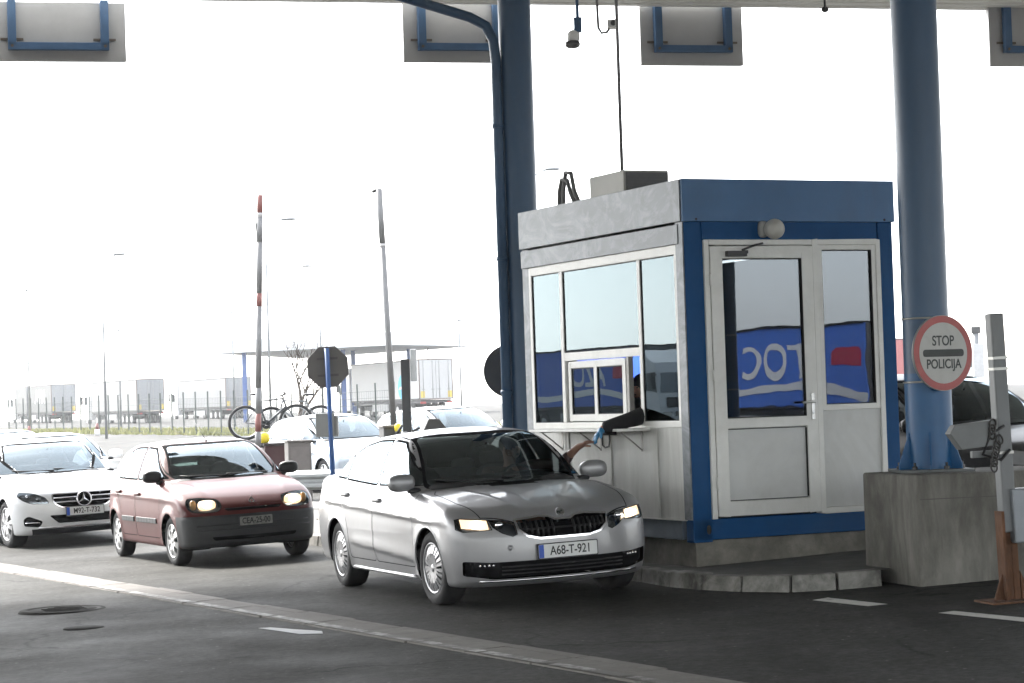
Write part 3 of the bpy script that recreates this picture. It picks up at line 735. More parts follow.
def white_saloon():
    root = empty('saloon_car', label='white saloon with a star emblem in its wide grille, at the queue end', cat='car', group='cars queueing at the border booth')
    S = dict(wb=2.874, rw=.325, ra=.362, wy=.79, flare=.012, box=(-4.08, 1.0, .96, 1.56), xc=-2.0, crown=.05, ks=.08, kf=.12, kg=.05, gs=.10, rc=.045, fp=.30, fpe=2.5, rp=.32, rpe=2.6, steer=.10,
        W=[(.9, .81), (.5, .89), (.2, .915), (0, .92), (-1.2, .925), (-2.8, .925), (-3.4, .89), (-4.05, .80)],
        s=[(.1, .94), (.22, .96), (.36, .985), (.55, 1.0), (.70, .995), (.82, .975), (.92, .952), (1.0, .93), (1.1, .90)],
        zt=[(1.0, .70), (.84, .765), (.74, .80), (.5, .85), (.1, .915), (-.3, .965), (-.5, .985), (-1.4, .985), (-2.6, 1.02), (-3.4, 1.05), (-3.9, 1.04), (-4.05, 1.0)],
        zg=[(-.20, .82), (-.45, .975), (-.70, 1.135), (-.95, 1.280), (-1.18, 1.385), (-1.45, 1.445), (-1.9, 1.470), (-2.4, 1.455), (-2.8, 1.39), (-3.15, 1.27), (-3.5, 1.10), (-3.7, 1.0)],
        gw=[(.6, .92), (.95, .85), (1.10, .79), (1.25, .715), (1.37, .64), (1.47, .55)], gp=[(.2, .86), (-.4, .93), (-1.0, .98), (-1.9, 1.0), (-2.8, .97), (-3.6, .92)],
        xf=[(.1, .66), (.18, .74), (.26, .80), (.42, .83), (.60, .825), (.72, .80), (.78, .75), (.9, .60)], xr=[(.1, -3.85), (.3, -4.0), (.6, -4.04), (.95, -3.99), (1.1, -3.9)],
        zb=[(1.0, .17), (.5, .17), (-.5, .185), (-2.5, .19), (-4.0, .27)],
        lines=[(.4, .74, -3.5, .84, .012, .09), (-.3, .34, -2.6, .46, .010, .08)], hood=[(.70, .24, -.4, .42, .012, .014)],
        ws=[(-.70, 1.0), (.70, 1.0), (.57, 1.395), (-.57, 1.395)], rs=[(-.60, 1.10), (.60, 1.10), (.5, 1.37), (-.5, 1.37)],
        doors=[('front_door', [(-.55, .30), (-.50, .97), (-.78, 1.10), (-1.1, 1.275), (-1.36, 1.39), (-1.75, 1.415), (-1.70, .95), (-1.68, .30)]),
               ('rear_door', [(-1.70, .30), (-1.715, .95), (-1.765, 1.415), (-2.2, 1.41), (-2.55, 1.355), (-2.85, 1.26), (-2.85, 1.03), (-2.66, .80), (-2.50, .60), (-2.48, .30)])],
        wins=[('fw', [(-.66, 1.0), (-.88, 1.11), (-1.15, 1.255), (-1.40, 1.36), (-1.70, 1.378), (-1.66, 1.0)]), ('rw', [(-1.75, 1.0), (-1.79, 1.378), (-2.2, 1.374), (-2.53, 1.32), (-2.77, 1.245), (-2.77, 1.035)])],
        wdoor=[('fw', 'front_door'), ('rw', 'rear_door')], handles={'front_door': (-1.58, .86), 'rear_door': (-2.60, .89)}, gapw=.008,
        int=dict(x=-1.75, rx=-2.65, dx=-.80, dzz=.93, mx=-1.08, mz=1.27))
    sh = Shell(S, .025)
    pm = paint('white_paint', (.74, .75, .76), 0, .3, .9, dust=(.55, .54, .52))
    glazing(sh, root, S, None, None, None); doors(sh, S); arches(sh, S)
    grille = rounded([(-.43, .715), (.43, .715), (.40, .60), (.30, .54), (-.30, .54), (-.40, .60)], .04)
    sh.cut(inset(grille, -.014), 'x', 'chrome', FRONT); sh.cut(grille, 'x', 'grille', FRONT)
    for p in both(rounded([(.47, .60), (.52, .68), (.66, .745), (.82, .765), (.85, .72), (.80, .66), (.70, .61)], .03)): sh.cut(inset(p, -.006), 'x', 'gap', FRONT); sh.cut(p, 'x', 'lamp', FRONT)
    sh.cut(rounded([(-.48, .435), (.48, .435), (.36, .32), (-.36, .32)], .03), 'x', 'intake', FRONT)
    for p in both(rounded([(.56, .36), (.74, .44), (.80, .40), (.79, .30), (.60, .28)], .03)): sh.cut(p, 'x', 'intake', FRONT)
    sh.cut([(-.70, .255), (.70, .255), (.66, .10), (-.66, .10)], 'x', 'skirt', FRONT)
    sh.seal()
    gl = glass('car_glass_blue', (.60, .66, .72), .08, 1.55)
    sh.part('body', 'body', pm, root); sh.part('trim', 'window_trim', SEALS(), root); sh.part('windscreen', 'windscreen', gl, root); sh.part('rear_screen', 'rear_window', gl, root)
    sh.part('skirt', 'bumper_skirt', BLACK(), root)
    split_doors(sh, root, S, pm, gl, pm)
    g = sh.part('grille', 'grille', mat('grille_black', (.012, .012, .013), .35), root, 0, -.04); sh.part('chrome', 'grille_surround', CHROME(), root, 0, .004); sh.part('intake', 'lower_intake', mat('grille_black', (.012, .012, .013), .35), root, 0, -.03)
    m = MB()
    for z in (.665, .605):
        for sg in (-1, 1): m.tube([(sh.sx(y, z) + .0, sg * y, z) for y in np.linspace(.09, .41, 6)], .011, 6)
    m.build('grille_louvres', CHROME(), g)
    x = sh.sx(0, .63) + .012; M = frame((x, 0, .632), (0, 1, 0), (-.1, 0, 1))
    e = MB(); e.tube([M @ Vector((.098 * math.cos(a), .098 * math.sin(a), 0)) for a in np.linspace(0, 2 * PI, 33)], .012, 8, caps=False)
    for k in range(3):
        a = PI / 2 + k * 2 * PI / 3; d = Vector((math.cos(a), math.sin(a), 0)); p = Vector((-d.y, d.x, 0))
        vs = [d * .095, p * .020 + d * .012, -p * .020 + d * .012, Vector((0, 0, .016)), d * .095 + Vector((0, 0, .003))]
        e.add([M @ v for v in vs], [(0, 1, 3), (0, 3, 2), (1, 0, 2)])
    e.build('badge', CHROME(), root)
    MB().lathe([(0, 0), (.098, 0)], 24, M @ Matrix.Translation((0, 0, -.012)) @ Matrix.Rotation(PI / 2, 4, 'X')).build('badge_backing', mat('grille_black', (.012, .012, .013)), root)
    house = mat('lamp_housing', (.25, .25, .26), .22, .9, .1, 20); lens = glass('lamp_lens', (.93, .95, .97), .04, 1.5)
    for sg in (-1, 1):
        h = sh.part('lamp', 'headlight', house, root, sg, -.05); sh.part('lamp', 'lens', lens, h, sg)
        for yy, zz in ((.60, .665), (.72, .70)):
            x = sh.sx(yy, zz) - .04; MB().blob((x, sg * yy, zz), (.03, .042, .036), 2.2).build('reflector', CHROME(), h)
        m = MB(); m.tube([(sh.sx(y, .345) + .0, sg * y, .345) for y in np.linspace(.60, .78, 5)], .009, 6); m.build('intake_strip', CHROME(), root)
    m = MB(); m.tube([(sh.sx(y, .27) + .002, y, .27) for y in np.linspace(-.62, .62, 13)], .012, 6); m.build('bumper_strip', CHROME(), root)
    plate(root, sh, .475, 'M92-T-732', off=.03)
    mirror(root, -.72, .815, 1.0, pm, -1); mirror(root, -.72, .815, 1.0, pm, 1)
    wiper(root, sh, [(.58, 1.01), (.0, 1.03), (-.05, 1.04)]); wiper(root, sh, [(-.05, 1.01), (-.5, 1.025), (-.60, 1.04)])
    wheel_set('white_saloon', .325, .225, .225, (5, .16, .22), (.62, .62, .63)); put_wheels(root, S, 'white_saloon'); liners(root, S)
    interior(root, S)
    return root, sh, S
o1, sh1, S1 = silver_sedan(); place_car(o1, .0883, 19.85, .367)
o2, sh2, S2 = red_hatchback(); place_car(o2, -3.241, 26.70, .42)
o3, sh3, S3 = white_saloon(); place_car(o3, -6.30, 32.45, .449)
# ------------------------------------------------------------------ ground, road, kerbs, markings
def struct(o): o['kind'] = 'structure'; return o
def asphalt():
    m = bpy.data.materials.new('asphalt'); m.use_nodes = True; nt = m.node_tree; b = nt.nodes['Principled BSDF']; N = nt.nodes.new; L = nt.links.new
    tc = N('ShaderNodeTexCoord')
    def noise(scale, detail=6, rough=.6, dist=0., vec=None):
        n = N('ShaderNodeTexNoise'); n.inputs['Scale'].default_value = scale; n.inputs['Detail'].default_value = detail; n.inputs['Roughness'].default_value = rough; n.inputs['Distortion'].default_value = dist
        L((vec or tc.outputs['Object']), n.inputs['Vector']); return n.outputs['Fac']
    def ramp(v, a, b_, c0, c1):
        r = N('ShaderNodeMapRange'); r.inputs['From Min'].default_value = a; r.inputs['From Max'].default_value = b_; r.inputs['To Min'].default_value = c0; r.inputs['To Max'].default_value = c1; L(v, r.inputs['Value']); return r.outputs[0]
    def mul(a, b_):
        n = N('ShaderNodeMath'); n.operation = 'MULTIPLY'; L(a, n.inputs[0])
        if isinstance(b_, float): n.inputs[1].default_value = b_
        else: L(b_, n.inputs[1])
        return n.outputs[0]
    big = ramp(noise(.22, 7, .62, .5), .33, .68, .90, 1.12)
    mid = ramp(noise(1.7, 8, .7, .3), .3, .7, .86, 1.16)
    # wheel tracks: polished bands along the lane direction
    mp = N('ShaderNodeMapping'); mp.inputs['Rotation'].default_value = (0, 0, -.46); mp.inputs['Scale'].default_value = (1.0, .05, 1); L(tc.outputs['Object'], mp.inputs['Vector'])
    trk = ramp(noise(1.3, 3, .5, 0, mp.outputs[0]), .35, .65, .84, 1.14)
    fine = ramp(noise(15, 8, .85), .32, .68, .50, 1.55)
    vo = N('ShaderNodeTexVoronoi'); vo.inputs['Scale'].default_value = 6; L(tc.outputs['Object'], vo.inputs['Vector'])
    spk = ramp(vo.outputs['Distance'], .035, .09, 3.2, 1.0)
    v = mul(mul(mul(mul(big, mid), fine), trk), spk)
    # fine cracks
    cv = N('ShaderNodeTexVoronoi'); cv.feature = 'DISTANCE_TO_EDGE'; cv.inputs['Scale'].default_value = .38
    wn = N('ShaderNodeTexNoise'); wn.inputs['Scale'].default_value = 1.4; wn.inputs['Detail'].default_value = 6; L(tc.outputs['Object'], wn.inputs['Vector'])
    ad = N('ShaderNodeVectorMath'); ad.operation = 'MULTIPLY_ADD'; L(wn.outputs['Color'], ad.inputs[0]); ad.inputs[1].default_value = (.9, .9, .9); L(tc.outputs['Object'], ad.inputs[2]); L(ad.outputs[0], cv.inputs['Vector'])
    crack = ramp(cv.outputs['Distance'], .0, .012, .45, 1.0)
    cm = ramp(noise(.3, 3), .48, .56, 1.0, 0.0)
    cr = N('ShaderNodeMix'); cr.data_type = 'FLOAT'; L(cm, cr.inputs[0]); cr.inputs[3].default_value = 1.0; L(crack, cr.inputs[2])
    v = mul(v, cr.outputs[0])
    sc = N('ShaderNodeVectorMath'); sc.operation = 'SCALE'; rgb = N('ShaderNodeRGB'); rgb.outputs[0].default_value = (.050, .0495, .0465, 1); L(rgb.outputs[0], sc.inputs[0]); L(v, sc.inputs['Scale'])
    # oil drips
    oil = ramp(noise(.9, 4, .5, .2), .66, .74, 0, .45)
    mx = N('ShaderNodeMix'); mx.data_type = 'RGBA'; L(oil, mx.inputs['Factor']); L(sc.outputs[0], mx.inputs['A']); mx.inputs['B'].default_value = (.028, .027, .026, 1)
    L(mx.outputs['Result'], b.inputs['Base Color'])
    L(ramp(noise(.8, 6, .6), .3, .7, .62, .85), b.inputs['Roughness']); b.inputs['Specular IOR Level'].default_value = .06
    bp = N('ShaderNodeBump'); bp.inputs['Strength'].default_value = .55; bp.inputs['Distance'].default_value = .006; L(noise(120, 4, .7), bp.inputs['Height']); L(bp.outputs[0], b.inputs['Normal'])
    return m
g = MB(); X = [-1500, -60, -30, -9, 7, 30, 60, 1500]; Y = [-300, -60, -20, 20, 60, 120, 240, 600, 4000]; nY = len(Y)
g.add([(x, y, gz(x, y)) for x in X for y in Y], [(i * nY + j, (i + 1) * nY + j, (i + 1) * nY + j + 1, i * nY + j + 1) for i in range(len(X) - 1) for j in range(nY - 1)])
struct(g.build('ground', asphalt()))

def sheet(name, pts, m, dz=.004, sub=1):
    """a thin surface laid on the ground along the outline"""
    mb = MB(); mb.add([(p[0], p[1], gz(p[0], p[1]) + dz) for p in pts], [tuple(range(len(pts)))]); return struct(mb.build(name, m))

def paint_mat(name, base, worn, lo, hi):
    m = mat(name, base, .7, 0, .08, 9); nt = m.node_tree; b = nt.nodes['Principled BSDF']; src = b.inputs['Base Color'].links[0].from_socket
    tc = nt.nodes.new('ShaderNodeTexCoord'); n = nt.nodes.new('ShaderNodeTexNoise'); n.inputs['Scale'].default_value = 3.2; n.inputs['Detail'].default_value = 10; n.inputs['Roughness'].default_value = .75
    nt.links.new(tc.outputs['Object'], n.inputs['Vector'])
    r = nt.nodes.new('ShaderNodeMapRange'); r.inputs['From Min'].default_value = lo; r.inputs['From Max'].default_value = hi; nt.links.new(n.outputs['Fac'], r.inputs['Value'])
    mx = nt.nodes.new('ShaderNodeMix'); mx.data_type = 'RGBA'; nt.links.new(r.outputs[0], mx.inputs['Factor']); nt.links.new(src, mx.inputs['A']); mx.inputs['B'].default_value = tuple(worn) + (1,)
    nt.links.new(mx.outputs['Result'], b.inputs['Base Color']); return m
CONC = mat('strip_concrete', (.150, .140, .126), .85, 0, .25, 4, .4, 70, dirt=(.13, .115, .10), dscale=1.1, damount=.8)
A0 = Vector(onground(0, 571)[:2]); B0 = Vector(onground(640, 681)[:2]); ud = (B0 - A0).normalized(); un = Vector((-ud.y, ud.x))   # un points to the right, towards the booth
st = MB(); t = -32.0; rnd = random.Random(3)
while t < 26:
    L_ = .98 + rnd.random() * .03; o0 = -.06 + rnd.uniform(-.012, .012)
    for (a, b, dz) in ((o0, .32 + o0, .010), (.33 + o0, .43 + o0 + rnd.uniform(-.02, .02), .006)):
        q = [A0 + ud * t + un * a, A0 + ud * (t + L_ - .014) + un * a, A0 + ud * (t + L_ - .014) + un * b, A0 + ud * t + un * b]
        dz += rnd.uniform(0, .004)
        vs = [(p.x, p.y, gz(p.x, p.y) - .02) for p in q] + [(p.x, p.y, gz(p.x, p.y) + dz) for p in q]
        st.add(vs, [(4, 5, 6, 7), (0, 1, 5, 4), (1, 2, 6, 5), (2, 3, 7, 6), (3, 0, 4, 7)])
    t += L_
struct(st.build('road_strip', CONC, None, .006, 1))
wl = MB()
for i in range(60):
    a = A0 + ud * (-32 + i) + un * .0; b = A0 + ud * (-31.06 + i) + un * .0
    q = [a - un * .04, b - un * .04, b + un * .05, a + un * .05]; wl.add([(p.x, p.y, gz(p.x, p.y) + .0165) for p in q], [(0, 1, 2, 3)])
struct(wl.build('road_line', paint_mat('worn_line_paint', (.46, .45, .42), (.13, .122, .11), .36, .52)))
WP = paint_mat('road_paint', (.62, .61, .58), (.2, .19, .18), .60, .72)
sheet('road_marking', [onground(*p) for p in ((812, 600.6), (868, 606.7), (888, 604.6), (827.8, 598))], WP)
sheet('road_marking', [onground(*p) for p in ((938, 613.4), (1060, 626), (1080, 623.5), (953.8, 611.4))], WP)
sheet('road_marking', [onground(*p) for p in ((258, 628.5), (300, 634.5), (323, 634), (322, 631.5), (296, 629.8), (270, 627.8))], paint_mat('patch_paint', (.60, .61, .62), (.25, .25, .25), .58, .7))
c = onground(64, 610); ms = MB(); ms.lathe([(.0, .008), (.30, .010), (.31, .006), (.335, .006), (.345, .012), (.40, .011), (.42, -.01)], 36, Matrix.Translation(c) @ Matrix.Rotation(PI / 2, 4, 'X'))
for k in range(5): ms.box((c.x, c.y - .2 + .1 * k, c.z + .011), (.42 - abs(k - 2) * .08, .02, .006))
o = ms.build('manhole_cover', mat('cast_iron', (.028, .027, .025), .95, 0, .2, 12, dirt=(.05, .048, .045), dscale=5, spec=.1)); tag(o, 'round iron manhole cover set in the dark road at lower left', 'manhole cover')
c = onground(84, 628); o = MB().lathe([(0, .006), (.12, .008), (.13, .004), (.17, .006), (.18, -.01)], 24, Matrix.Translation(c) @ Matrix.Rotation(PI / 2, 4, 'X')).build('valve_cover', MATS['cast_iron']); tag(o, 'small iron valve cover in the road just below the manhole', 'valve cover')

# the island the booth stands on
HB = .43; RD = Vector((math.cos(HB), math.sin(HB))); LD = Vector((-math.sin(HB), math.cos(HB))); BC = Vector((1.544, 20.3))
front = [Vector(onground(*p)[:2]) for p in ((640, 582), (668, 587), (700, 590), (740, 592), (790, 592.5), (838, 590), (884, 586))]
back = front[0] + LD * 34
path = [back + (front[0] - back) * (i / 34) for i in range(34)] + front
ry = front[-1] + RD * .9
outer = path + [ry + RD * .05, ry + RD * 1.3, ry + RD * 1.3 + LD * 34]
ISL = .13
k = MB(); rk = random.Random(5)
def offs(i, P, d):
    a = P[max(i - 1, 0)]; b = P[min(i + 1, len(P) - 1)]; t = (b - a).normalized(); return P[i] + Vector((-t.y, t.x)) * d
dense = []
for i in range(len(path) - 1):
    n = max(1, round((path[i + 1] - path[i]).length / .5)); dense += [path[i] + (path[i + 1] - path[i]) * (j / n) for j in range(n)]
dense.append(path[-1])
for i in range(len(dense) - 1):
    p0 = dense[i]; p1 = dense[i + 1]; q0 = offs(i, dense, .16); q1 = offs(i + 1, dense, .16); e = (p1 - p0) * (.012 / max((p1 - p0).length, .1))
    p0 = p0 + e; q0 = q0 + e; p1 = p1 - e; q1 = q1 - e; h = ISL + rk.uniform(-.008, .006)
    s0 = offs(i, dense, .02) + e; s1 = offs(i + 1, dense, .02) - e
    vs = [(p.x, p.y, gz(p.x, p.y) - .05) for p in (p0, p1, q1, q0)] + [(p.x, p.y, gz(p.x, p.y) + h) for p in (s0, s1, q1, q0)]
    k.add(vs, [(4, 5, 6, 7), (0, 1, 5, 4), (1, 2, 6, 5), (2, 3, 7, 6), (3, 0, 4, 7)])
struct(k.build('kerb', mat('kerb_stone', (.24, .235, .215), .85, 0, .35, 6, .3, 60, dirt=(.035, .033, .03), dscale=3.2, damount=1.0), None, .012, 2))
inner = [offs(i, dense, .15) for i in range(len(dense))] + [ry + RD * .05 + LD * .16, ry + RD * 1.3 + LD * .16, ry + RD * 1.3 + LD * 34]
isl = MB(); n = len(inner)
isl.add([(p.x, p.y, gz(p.x, p.y) + ISL - .012) for p in inner], [tuple(range(n))])
struct(isl.build('traffic_island', mat('island_top', (.11, .108, .10), .9, 0, .25, 5, .4, 80, dirt=(.06, .058, .055), dscale=1.3)))

# unseen pale sheets added beside the lanes and behind the camera to bounce light
BOUNCE = mat('bounce_pale', (.34, .33, .31), .9, 0, .12, 1.5, dirt=(.22, .21, .19), dscale=.6, damount=.5)
for (xa, xb, ya, yb) in ((9, 62, -20, 30), (-9, 7, -90, -20.5), (7.5, 62, -90, -20.5), (-62, -9.5, -90, -20.5)):
    sheet('bounce_sheet', [(xa, ya), (xb, ya), (xb, yb), (xa, yb)], BOUNCE)
# ------------------------------------------------------------------ the border booth
BZ = .571; BW, BL, BH = 2.2, 3.4, 3.2
BLUE = mat('booth_blue', (.006, .066, .195), .55, 0, .10, 2.5, dirt=(.02, .08, .19), dscale=1.2, damount=.4, spec=.2)
BLUE2 = mat('fascia_blue', (.058, .150, .31), .5, 0, .10, 1.5, dirt=(.07, .10, .15), dscale=.9, damount=.35, stretch=(1, 1, .4))
def galv():
    m = mat('galvanised_sheet', (.125, .14, .154), .5, .2, .16, 2.4, dirt=(.28, .30, .325), dscale=1.5, damount=.8, stretch=(1, 1, 1.6))
    for n in m.node_tree.nodes:
        if n.type == 'TEX_NOISE' and abs(n.inputs['Scale'].default_value - 1.5) < .01: n.inputs['Distortion'].default_value = 3.2     # wiped swirls
    return m
GALV = galv()
UPVC = mat('white_frame', (.76, .76, .73), .45, 0, .05, 3, dirt=(.42, .41, .37), dscale=1.4, damount=.35)
PANEL = mat('grey_panel', (.60, .61, .60), .5, 0, .05, 2, dirt=(.36, .35, .32), dscale=1.1, damount=.4)
WALLW = mat('pale_wall', (.62, .62, .59), .6, 0, .10, 2, dirt=(.34, .33, .30), dscale=1.2, damount=.6, stretch=(2, 2, .35))
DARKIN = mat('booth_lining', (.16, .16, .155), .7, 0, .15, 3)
DOORGL = glass('door_glass', (.42, .45, .47), .06, 1.5, 0, .045, (.60, .64, .70))
FILMGL = glass('film_glass', (.30, .36, .40), .03, 1.5, 0, .015, (.56, .68, .74))
STEELB = mat('steel_band', (.16, .20, .25), .5, .3, .15, 3, dirt=(.10, .11, .12), dscale=2)
SEALM = mat('rubber_seal', (.02, .02, .02), .7, 0, 0)
booth = empty('border_booth', (BC.x, BC.y, BZ), HB, 'blue and white border police booth with glazed door on concrete plinth', 'booth')
B = booth
# plinth down to the island
m = MB(); m.box((BW / 2, BL / 2, -.17), (BW - .08, BL - .08, .332)); m.build('plinth', mat('plinth_concrete', (.20, .19, .165), .9, 0, .32, 5, .4, 50, dirt=(.075, .07, .06), dscale=1.8, damount=.75), B, .01)
# frame: corner posts, bottom and top beams
m = MB()
m.box((BW / 2, .06, .09), (BW - .002, .12, .18)); m.build('bottom_beam', BLUE, B, .006)
m = MB(); m.box((.06, BL / 2 + .1, .085), (.12, BL - .2, .17)); m.build('side_beam', STEELB, B, .006)
m = MB(); m.box((BW - .06, BL / 2 + .1, .085), (.12, BL - .2, .17)); m.box((BW / 2, BL - .06, .085), (BW - .24, .12, .17)); m.build('rear_beam', BLUE, B, .006)
for i, (x, y, w) in enumerate(((.10, .07, .19), (BW - .08, .07, .16), (.08, BL - .08, .16), (BW - .08, BL - .08, .16))):
    m = MB(); m.box((x, y, 1.40), (w, .14 if y < 1 else .16, 2.84)); m.build('corner_post', BLUE if y < 1 else GALV, B, .008)
m = MB(); m.box((-.006, .065, 1.5), (.012, .13, 2.64)); m.build('corner_strip', GALV, B)
m = MB(); m.box((BW / 2, .055, 2.735), (BW - .36, .13, .165)); m.build('top_beam', BLUE, B)
m = MB(); m.blob((.155, -.002, .09), (.022, .004, .042), 2.4); m.build('lifting_hole', SEALM, B)
# fascia
m = MB(); m.box((BW / 2, -.012, 3.01), (BW + .03, .03, .38)); m.box((BW + .004, BL / 2, 3.01), (.03, BL, .38)); m.build('fascia_front', BLUE2, B, .005)
m = MB(); m.box((-.012, BL / 2 + .003, 3.01), (.03, BL - .0, .376)); m.box((BW / 2, BL + .0, 3.01), (BW - .04, .03, .376)); m.build('fascia_side', GALV, B, .005)
m = MB(); m.box((-.004, BL / 2 + .03, 2.715), (.03, BL - .09, .175)); m.build('fascia_band', GALV, B, .004)
m = MB(); m.box((BW / 2, BL / 2, 2.86), (BW - .05, BL - .05, .05)); m.build('roof', mat('roof_sheet', (.3, .31, .32), .6, .2, .1), B)
for x in (.12, BW - .10): MB().cyl((x, -.03, 2.84), (x, -.025, 2.84), .012, n=10).build('fascia_bolt', SEALM, B)
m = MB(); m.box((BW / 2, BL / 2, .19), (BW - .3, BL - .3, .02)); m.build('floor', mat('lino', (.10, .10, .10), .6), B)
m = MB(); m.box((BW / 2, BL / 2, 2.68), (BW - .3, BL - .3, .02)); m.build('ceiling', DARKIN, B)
# rear and far walls with their windows
m = MB(); T = .06
def wall(mb, axis, pos, span, holes, z0=.18, z1=2.65):
    us = sorted({span[0], span[1]} | {h[0] for h in holes} | {h[1] for h in holes})
    for a, b in zip(us, us[1:]):
        zs = [(h[2], h[3]) for h in holes if h[0] <= a + 1e-6 and h[1] >= b - 1e-6]; z = z0
        for lo, hi in sorted(zs) + [(z1, z1)]:
            if lo - z > 1e-4:
                c = (pos, (a + b) / 2, (z + lo) / 2) if axis == 'x' else ((a + b) / 2, pos, (z + lo) / 2)
                s = (T, b - a, lo - z) if axis == 'x' else (b - a, T, lo - z); mb.box(c, s)
            z = hi
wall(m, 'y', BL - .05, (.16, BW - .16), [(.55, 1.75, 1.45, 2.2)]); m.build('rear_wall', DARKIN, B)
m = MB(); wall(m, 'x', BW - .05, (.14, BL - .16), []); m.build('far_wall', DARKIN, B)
for (c, s) in (((1.15, BL - .05, 1.825), (1.2, .008, .75)),):
    MB().box(c, s).build('rear_pane', glass('blue_film', (.22, .33, .72), .05, 1.5), B)
# --- door side
def pane(parent, name, axis, pos, u0, u1, z0, z1, gl, fm, fw=.05, th=.05, seal=.008):
    """a framed pane: frame bars, a thin dark seal, the glass"""
    mb = MB(); d = th
    def bar(a0, a1, b0, b1, mbx, dd, off=0):
        c = (pos + off, (a0 + a1) / 2, (b0 + b1) / 2) if axis == 'x' else ((a0 + a1) / 2, pos + off, (b0 + b1) / 2)
        s = (dd, a1 - a0, b1 - b0) if axis == 'x' else (a1 - a0, dd, b1 - b0); mbx.box(c, s)
    bar(u0, u0 + fw, z0, z1, mb, d); bar(u1 - fw, u1, z0, z1, mb, d); bar(u0 + fw, u1 - fw, z0, z0 + fw, mb, d); bar(u0 + fw, u1 - fw, z1 - fw, z1, mb, d)
    f = mb.build(name, fm, parent, .005)
    sm = MB(); a0, a1, b0, b1 = u0 + fw, u1 - fw, z0 + fw, z1 - fw
    bar(a0, a0 + seal, b0, b1, sm, d * .5); bar(a1 - seal, a1, b0, b1, sm, d * .5); bar(a0 + seal, a1 - seal, b0, b0 + seal, sm, d * .5); bar(a0 + seal, a1 - seal, b1 - seal, b1, sm, d * .5)
    sm.build('seal', SEALM, f)
    gm = MB(); bar(a0 + seal * .5, a1 - seal * .5, b0 + seal * .5, b1 - seal * .5, gm, .006); gm.build('glass', gl, f)
    return f
# outer frame
m = MB(); 
for c, s in (((.215, .02, 1.42), (.05, .09, 2.48)), ((2.02, .02, 1.42), (.05, .09, 2.48)), ((1.3375, .02, 1.42), (.055, .09, 2.48)), ((.7755, .02, 2.635), (1.07, .09, .05)), ((1.68, .02, 2.635), (.63, .09, .05))): m.box(c, s)
m.box((1.68, .02, .205), (.63, .09, .05)); m.build('door_frame', UPVC, B, .006)
# leaf
d = MB(); y = .006
for c, s in (((.305, y, 1.40), (.115, .07, 2.40)), ((1.252, y, 1.40), (.115, .07, 2.40)), ((.7785, y, 2.545), (.832, .07, .11)), ((.7785, y, .265), (.832, .07, .13)), ((.7785, y, 1.02), (.832, .07, .09))): d.box(c, s)
door = d.build('door', UPVC, B, .006)
MB().box((.7785, .012, .655), (.834, .03, .64)).build('door_panel', PANEL, door, .002)
sm = MB()
for c, s in (((.7785, -.012, .968), (.80, .02, .006)), ((.7785, -.012, .336), (.80, .02, .006)), ((1.186, -.012, .652), (.006, .02, .62)), ((.371, -.012, .652), (.004, .02, .62))): sm.box(c, s)
sm.build('panel_bead', SEALM, door)
gm = MB(); gm.box((.7785, .0, 1.7775), (.834, .006, 1.425)); gm.build('glass', DOORGL, door)
sm = MB()
for c, s in (((.367, -.008, 1.7775), (.010, .03, 1.424)), ((1.190, -.008, 1.7775), (.010, .03, 1.424)), ((.7785, -.008, 1.070), (.812, .03, .010)), ((.7785, -.008, 2.486), (.812, .03, .010))): sm.box(c, s)
sm.build('seal', SEALM, door)
MB().box((1.255, -.036, 1.15), (.034, .012, .24)).cyl((1.255, -.04, 1.19), (1.255, -.085, 1.19), .011, n=10).tube([(1.255, -.08, 1.19), (1.20, -.085, 1.19), (1.125, -.078, 1.185)], .011, 8).cyl((1.255, -.05, 1.09), (1.255, -.042, 1.09), .012, n=10).build('handle', mat('handle_metal', (.62, .62, .6), .3, .6, .03), door, .003)
MB().box((.50, -.055, 2.53), (.20, .05, .05)).box((.59, -.06, 2.545), (.05, .03, .03)).tube([(.55, -.07, 2.56), (.66, -.10, 2.60), (.78, -.05, 2.625)], .011, 6).build('door_closer', mat('closer_dark', (.06, .06, .062), .5, .3, .1), door, .004)
for z in (.5, 1.45, 2.3): MB().cyl((.236, -.040, z - .05), (.236, -.040, z + .05), .011, n=10).build('hinge', UPVC, door)
# sidelight
sl_ = MB(); 
for c, s in (((1.388, .012, 1.86), (.045, .06, 1.50)), ((1.972, .012, 1.86), (.045, .06, 1.50)), ((1.68, .012, 2.588), (.539, .06, .044)), ((1.68, .012, 1.135), (.539, .06, .05))): sl_.box(c, s)
s_ = sl_.build('sidelight', UPVC, B, .005); MB().box((1.68, .010, 1.863), (.54, .006, 1.406)).build('glass', DOORGL, s_)
sm = MB()
for c, s in (((1.414, .0, 1.863), (.008, .03, 1.405)), ((1.946, .0, 1.863), (.008, .03, 1.405)), ((1.68, .0, 1.164), (.524, .03, .008)), ((1.68, .0, 2.562), (.524, .03, .008))): sm.box(c, s)
sm.build('seal', SEALM, s_)
MB().box((1.68, .022, .67), (.63, .04, .876)).build('lower_panel', PANEL, B, .002)
# globe lamp over the door
lp = MB().blob((.80, -.03, 2.75), (.045, .05, .075), 3).cyl((.81, -.05, 2.74), (.85, -.10, 2.745), .05, .06, 16).build('lamp_bracket', mat('lamp_grey', (.35, .35, .33), .5), B)
MB().blob((.86, -.13, 2.745), (.092, .092, .092), 2.0, 28).build('lamp_globe', mat('opal_globe', (.52, .51, .47), .35, 0, .03), lp)
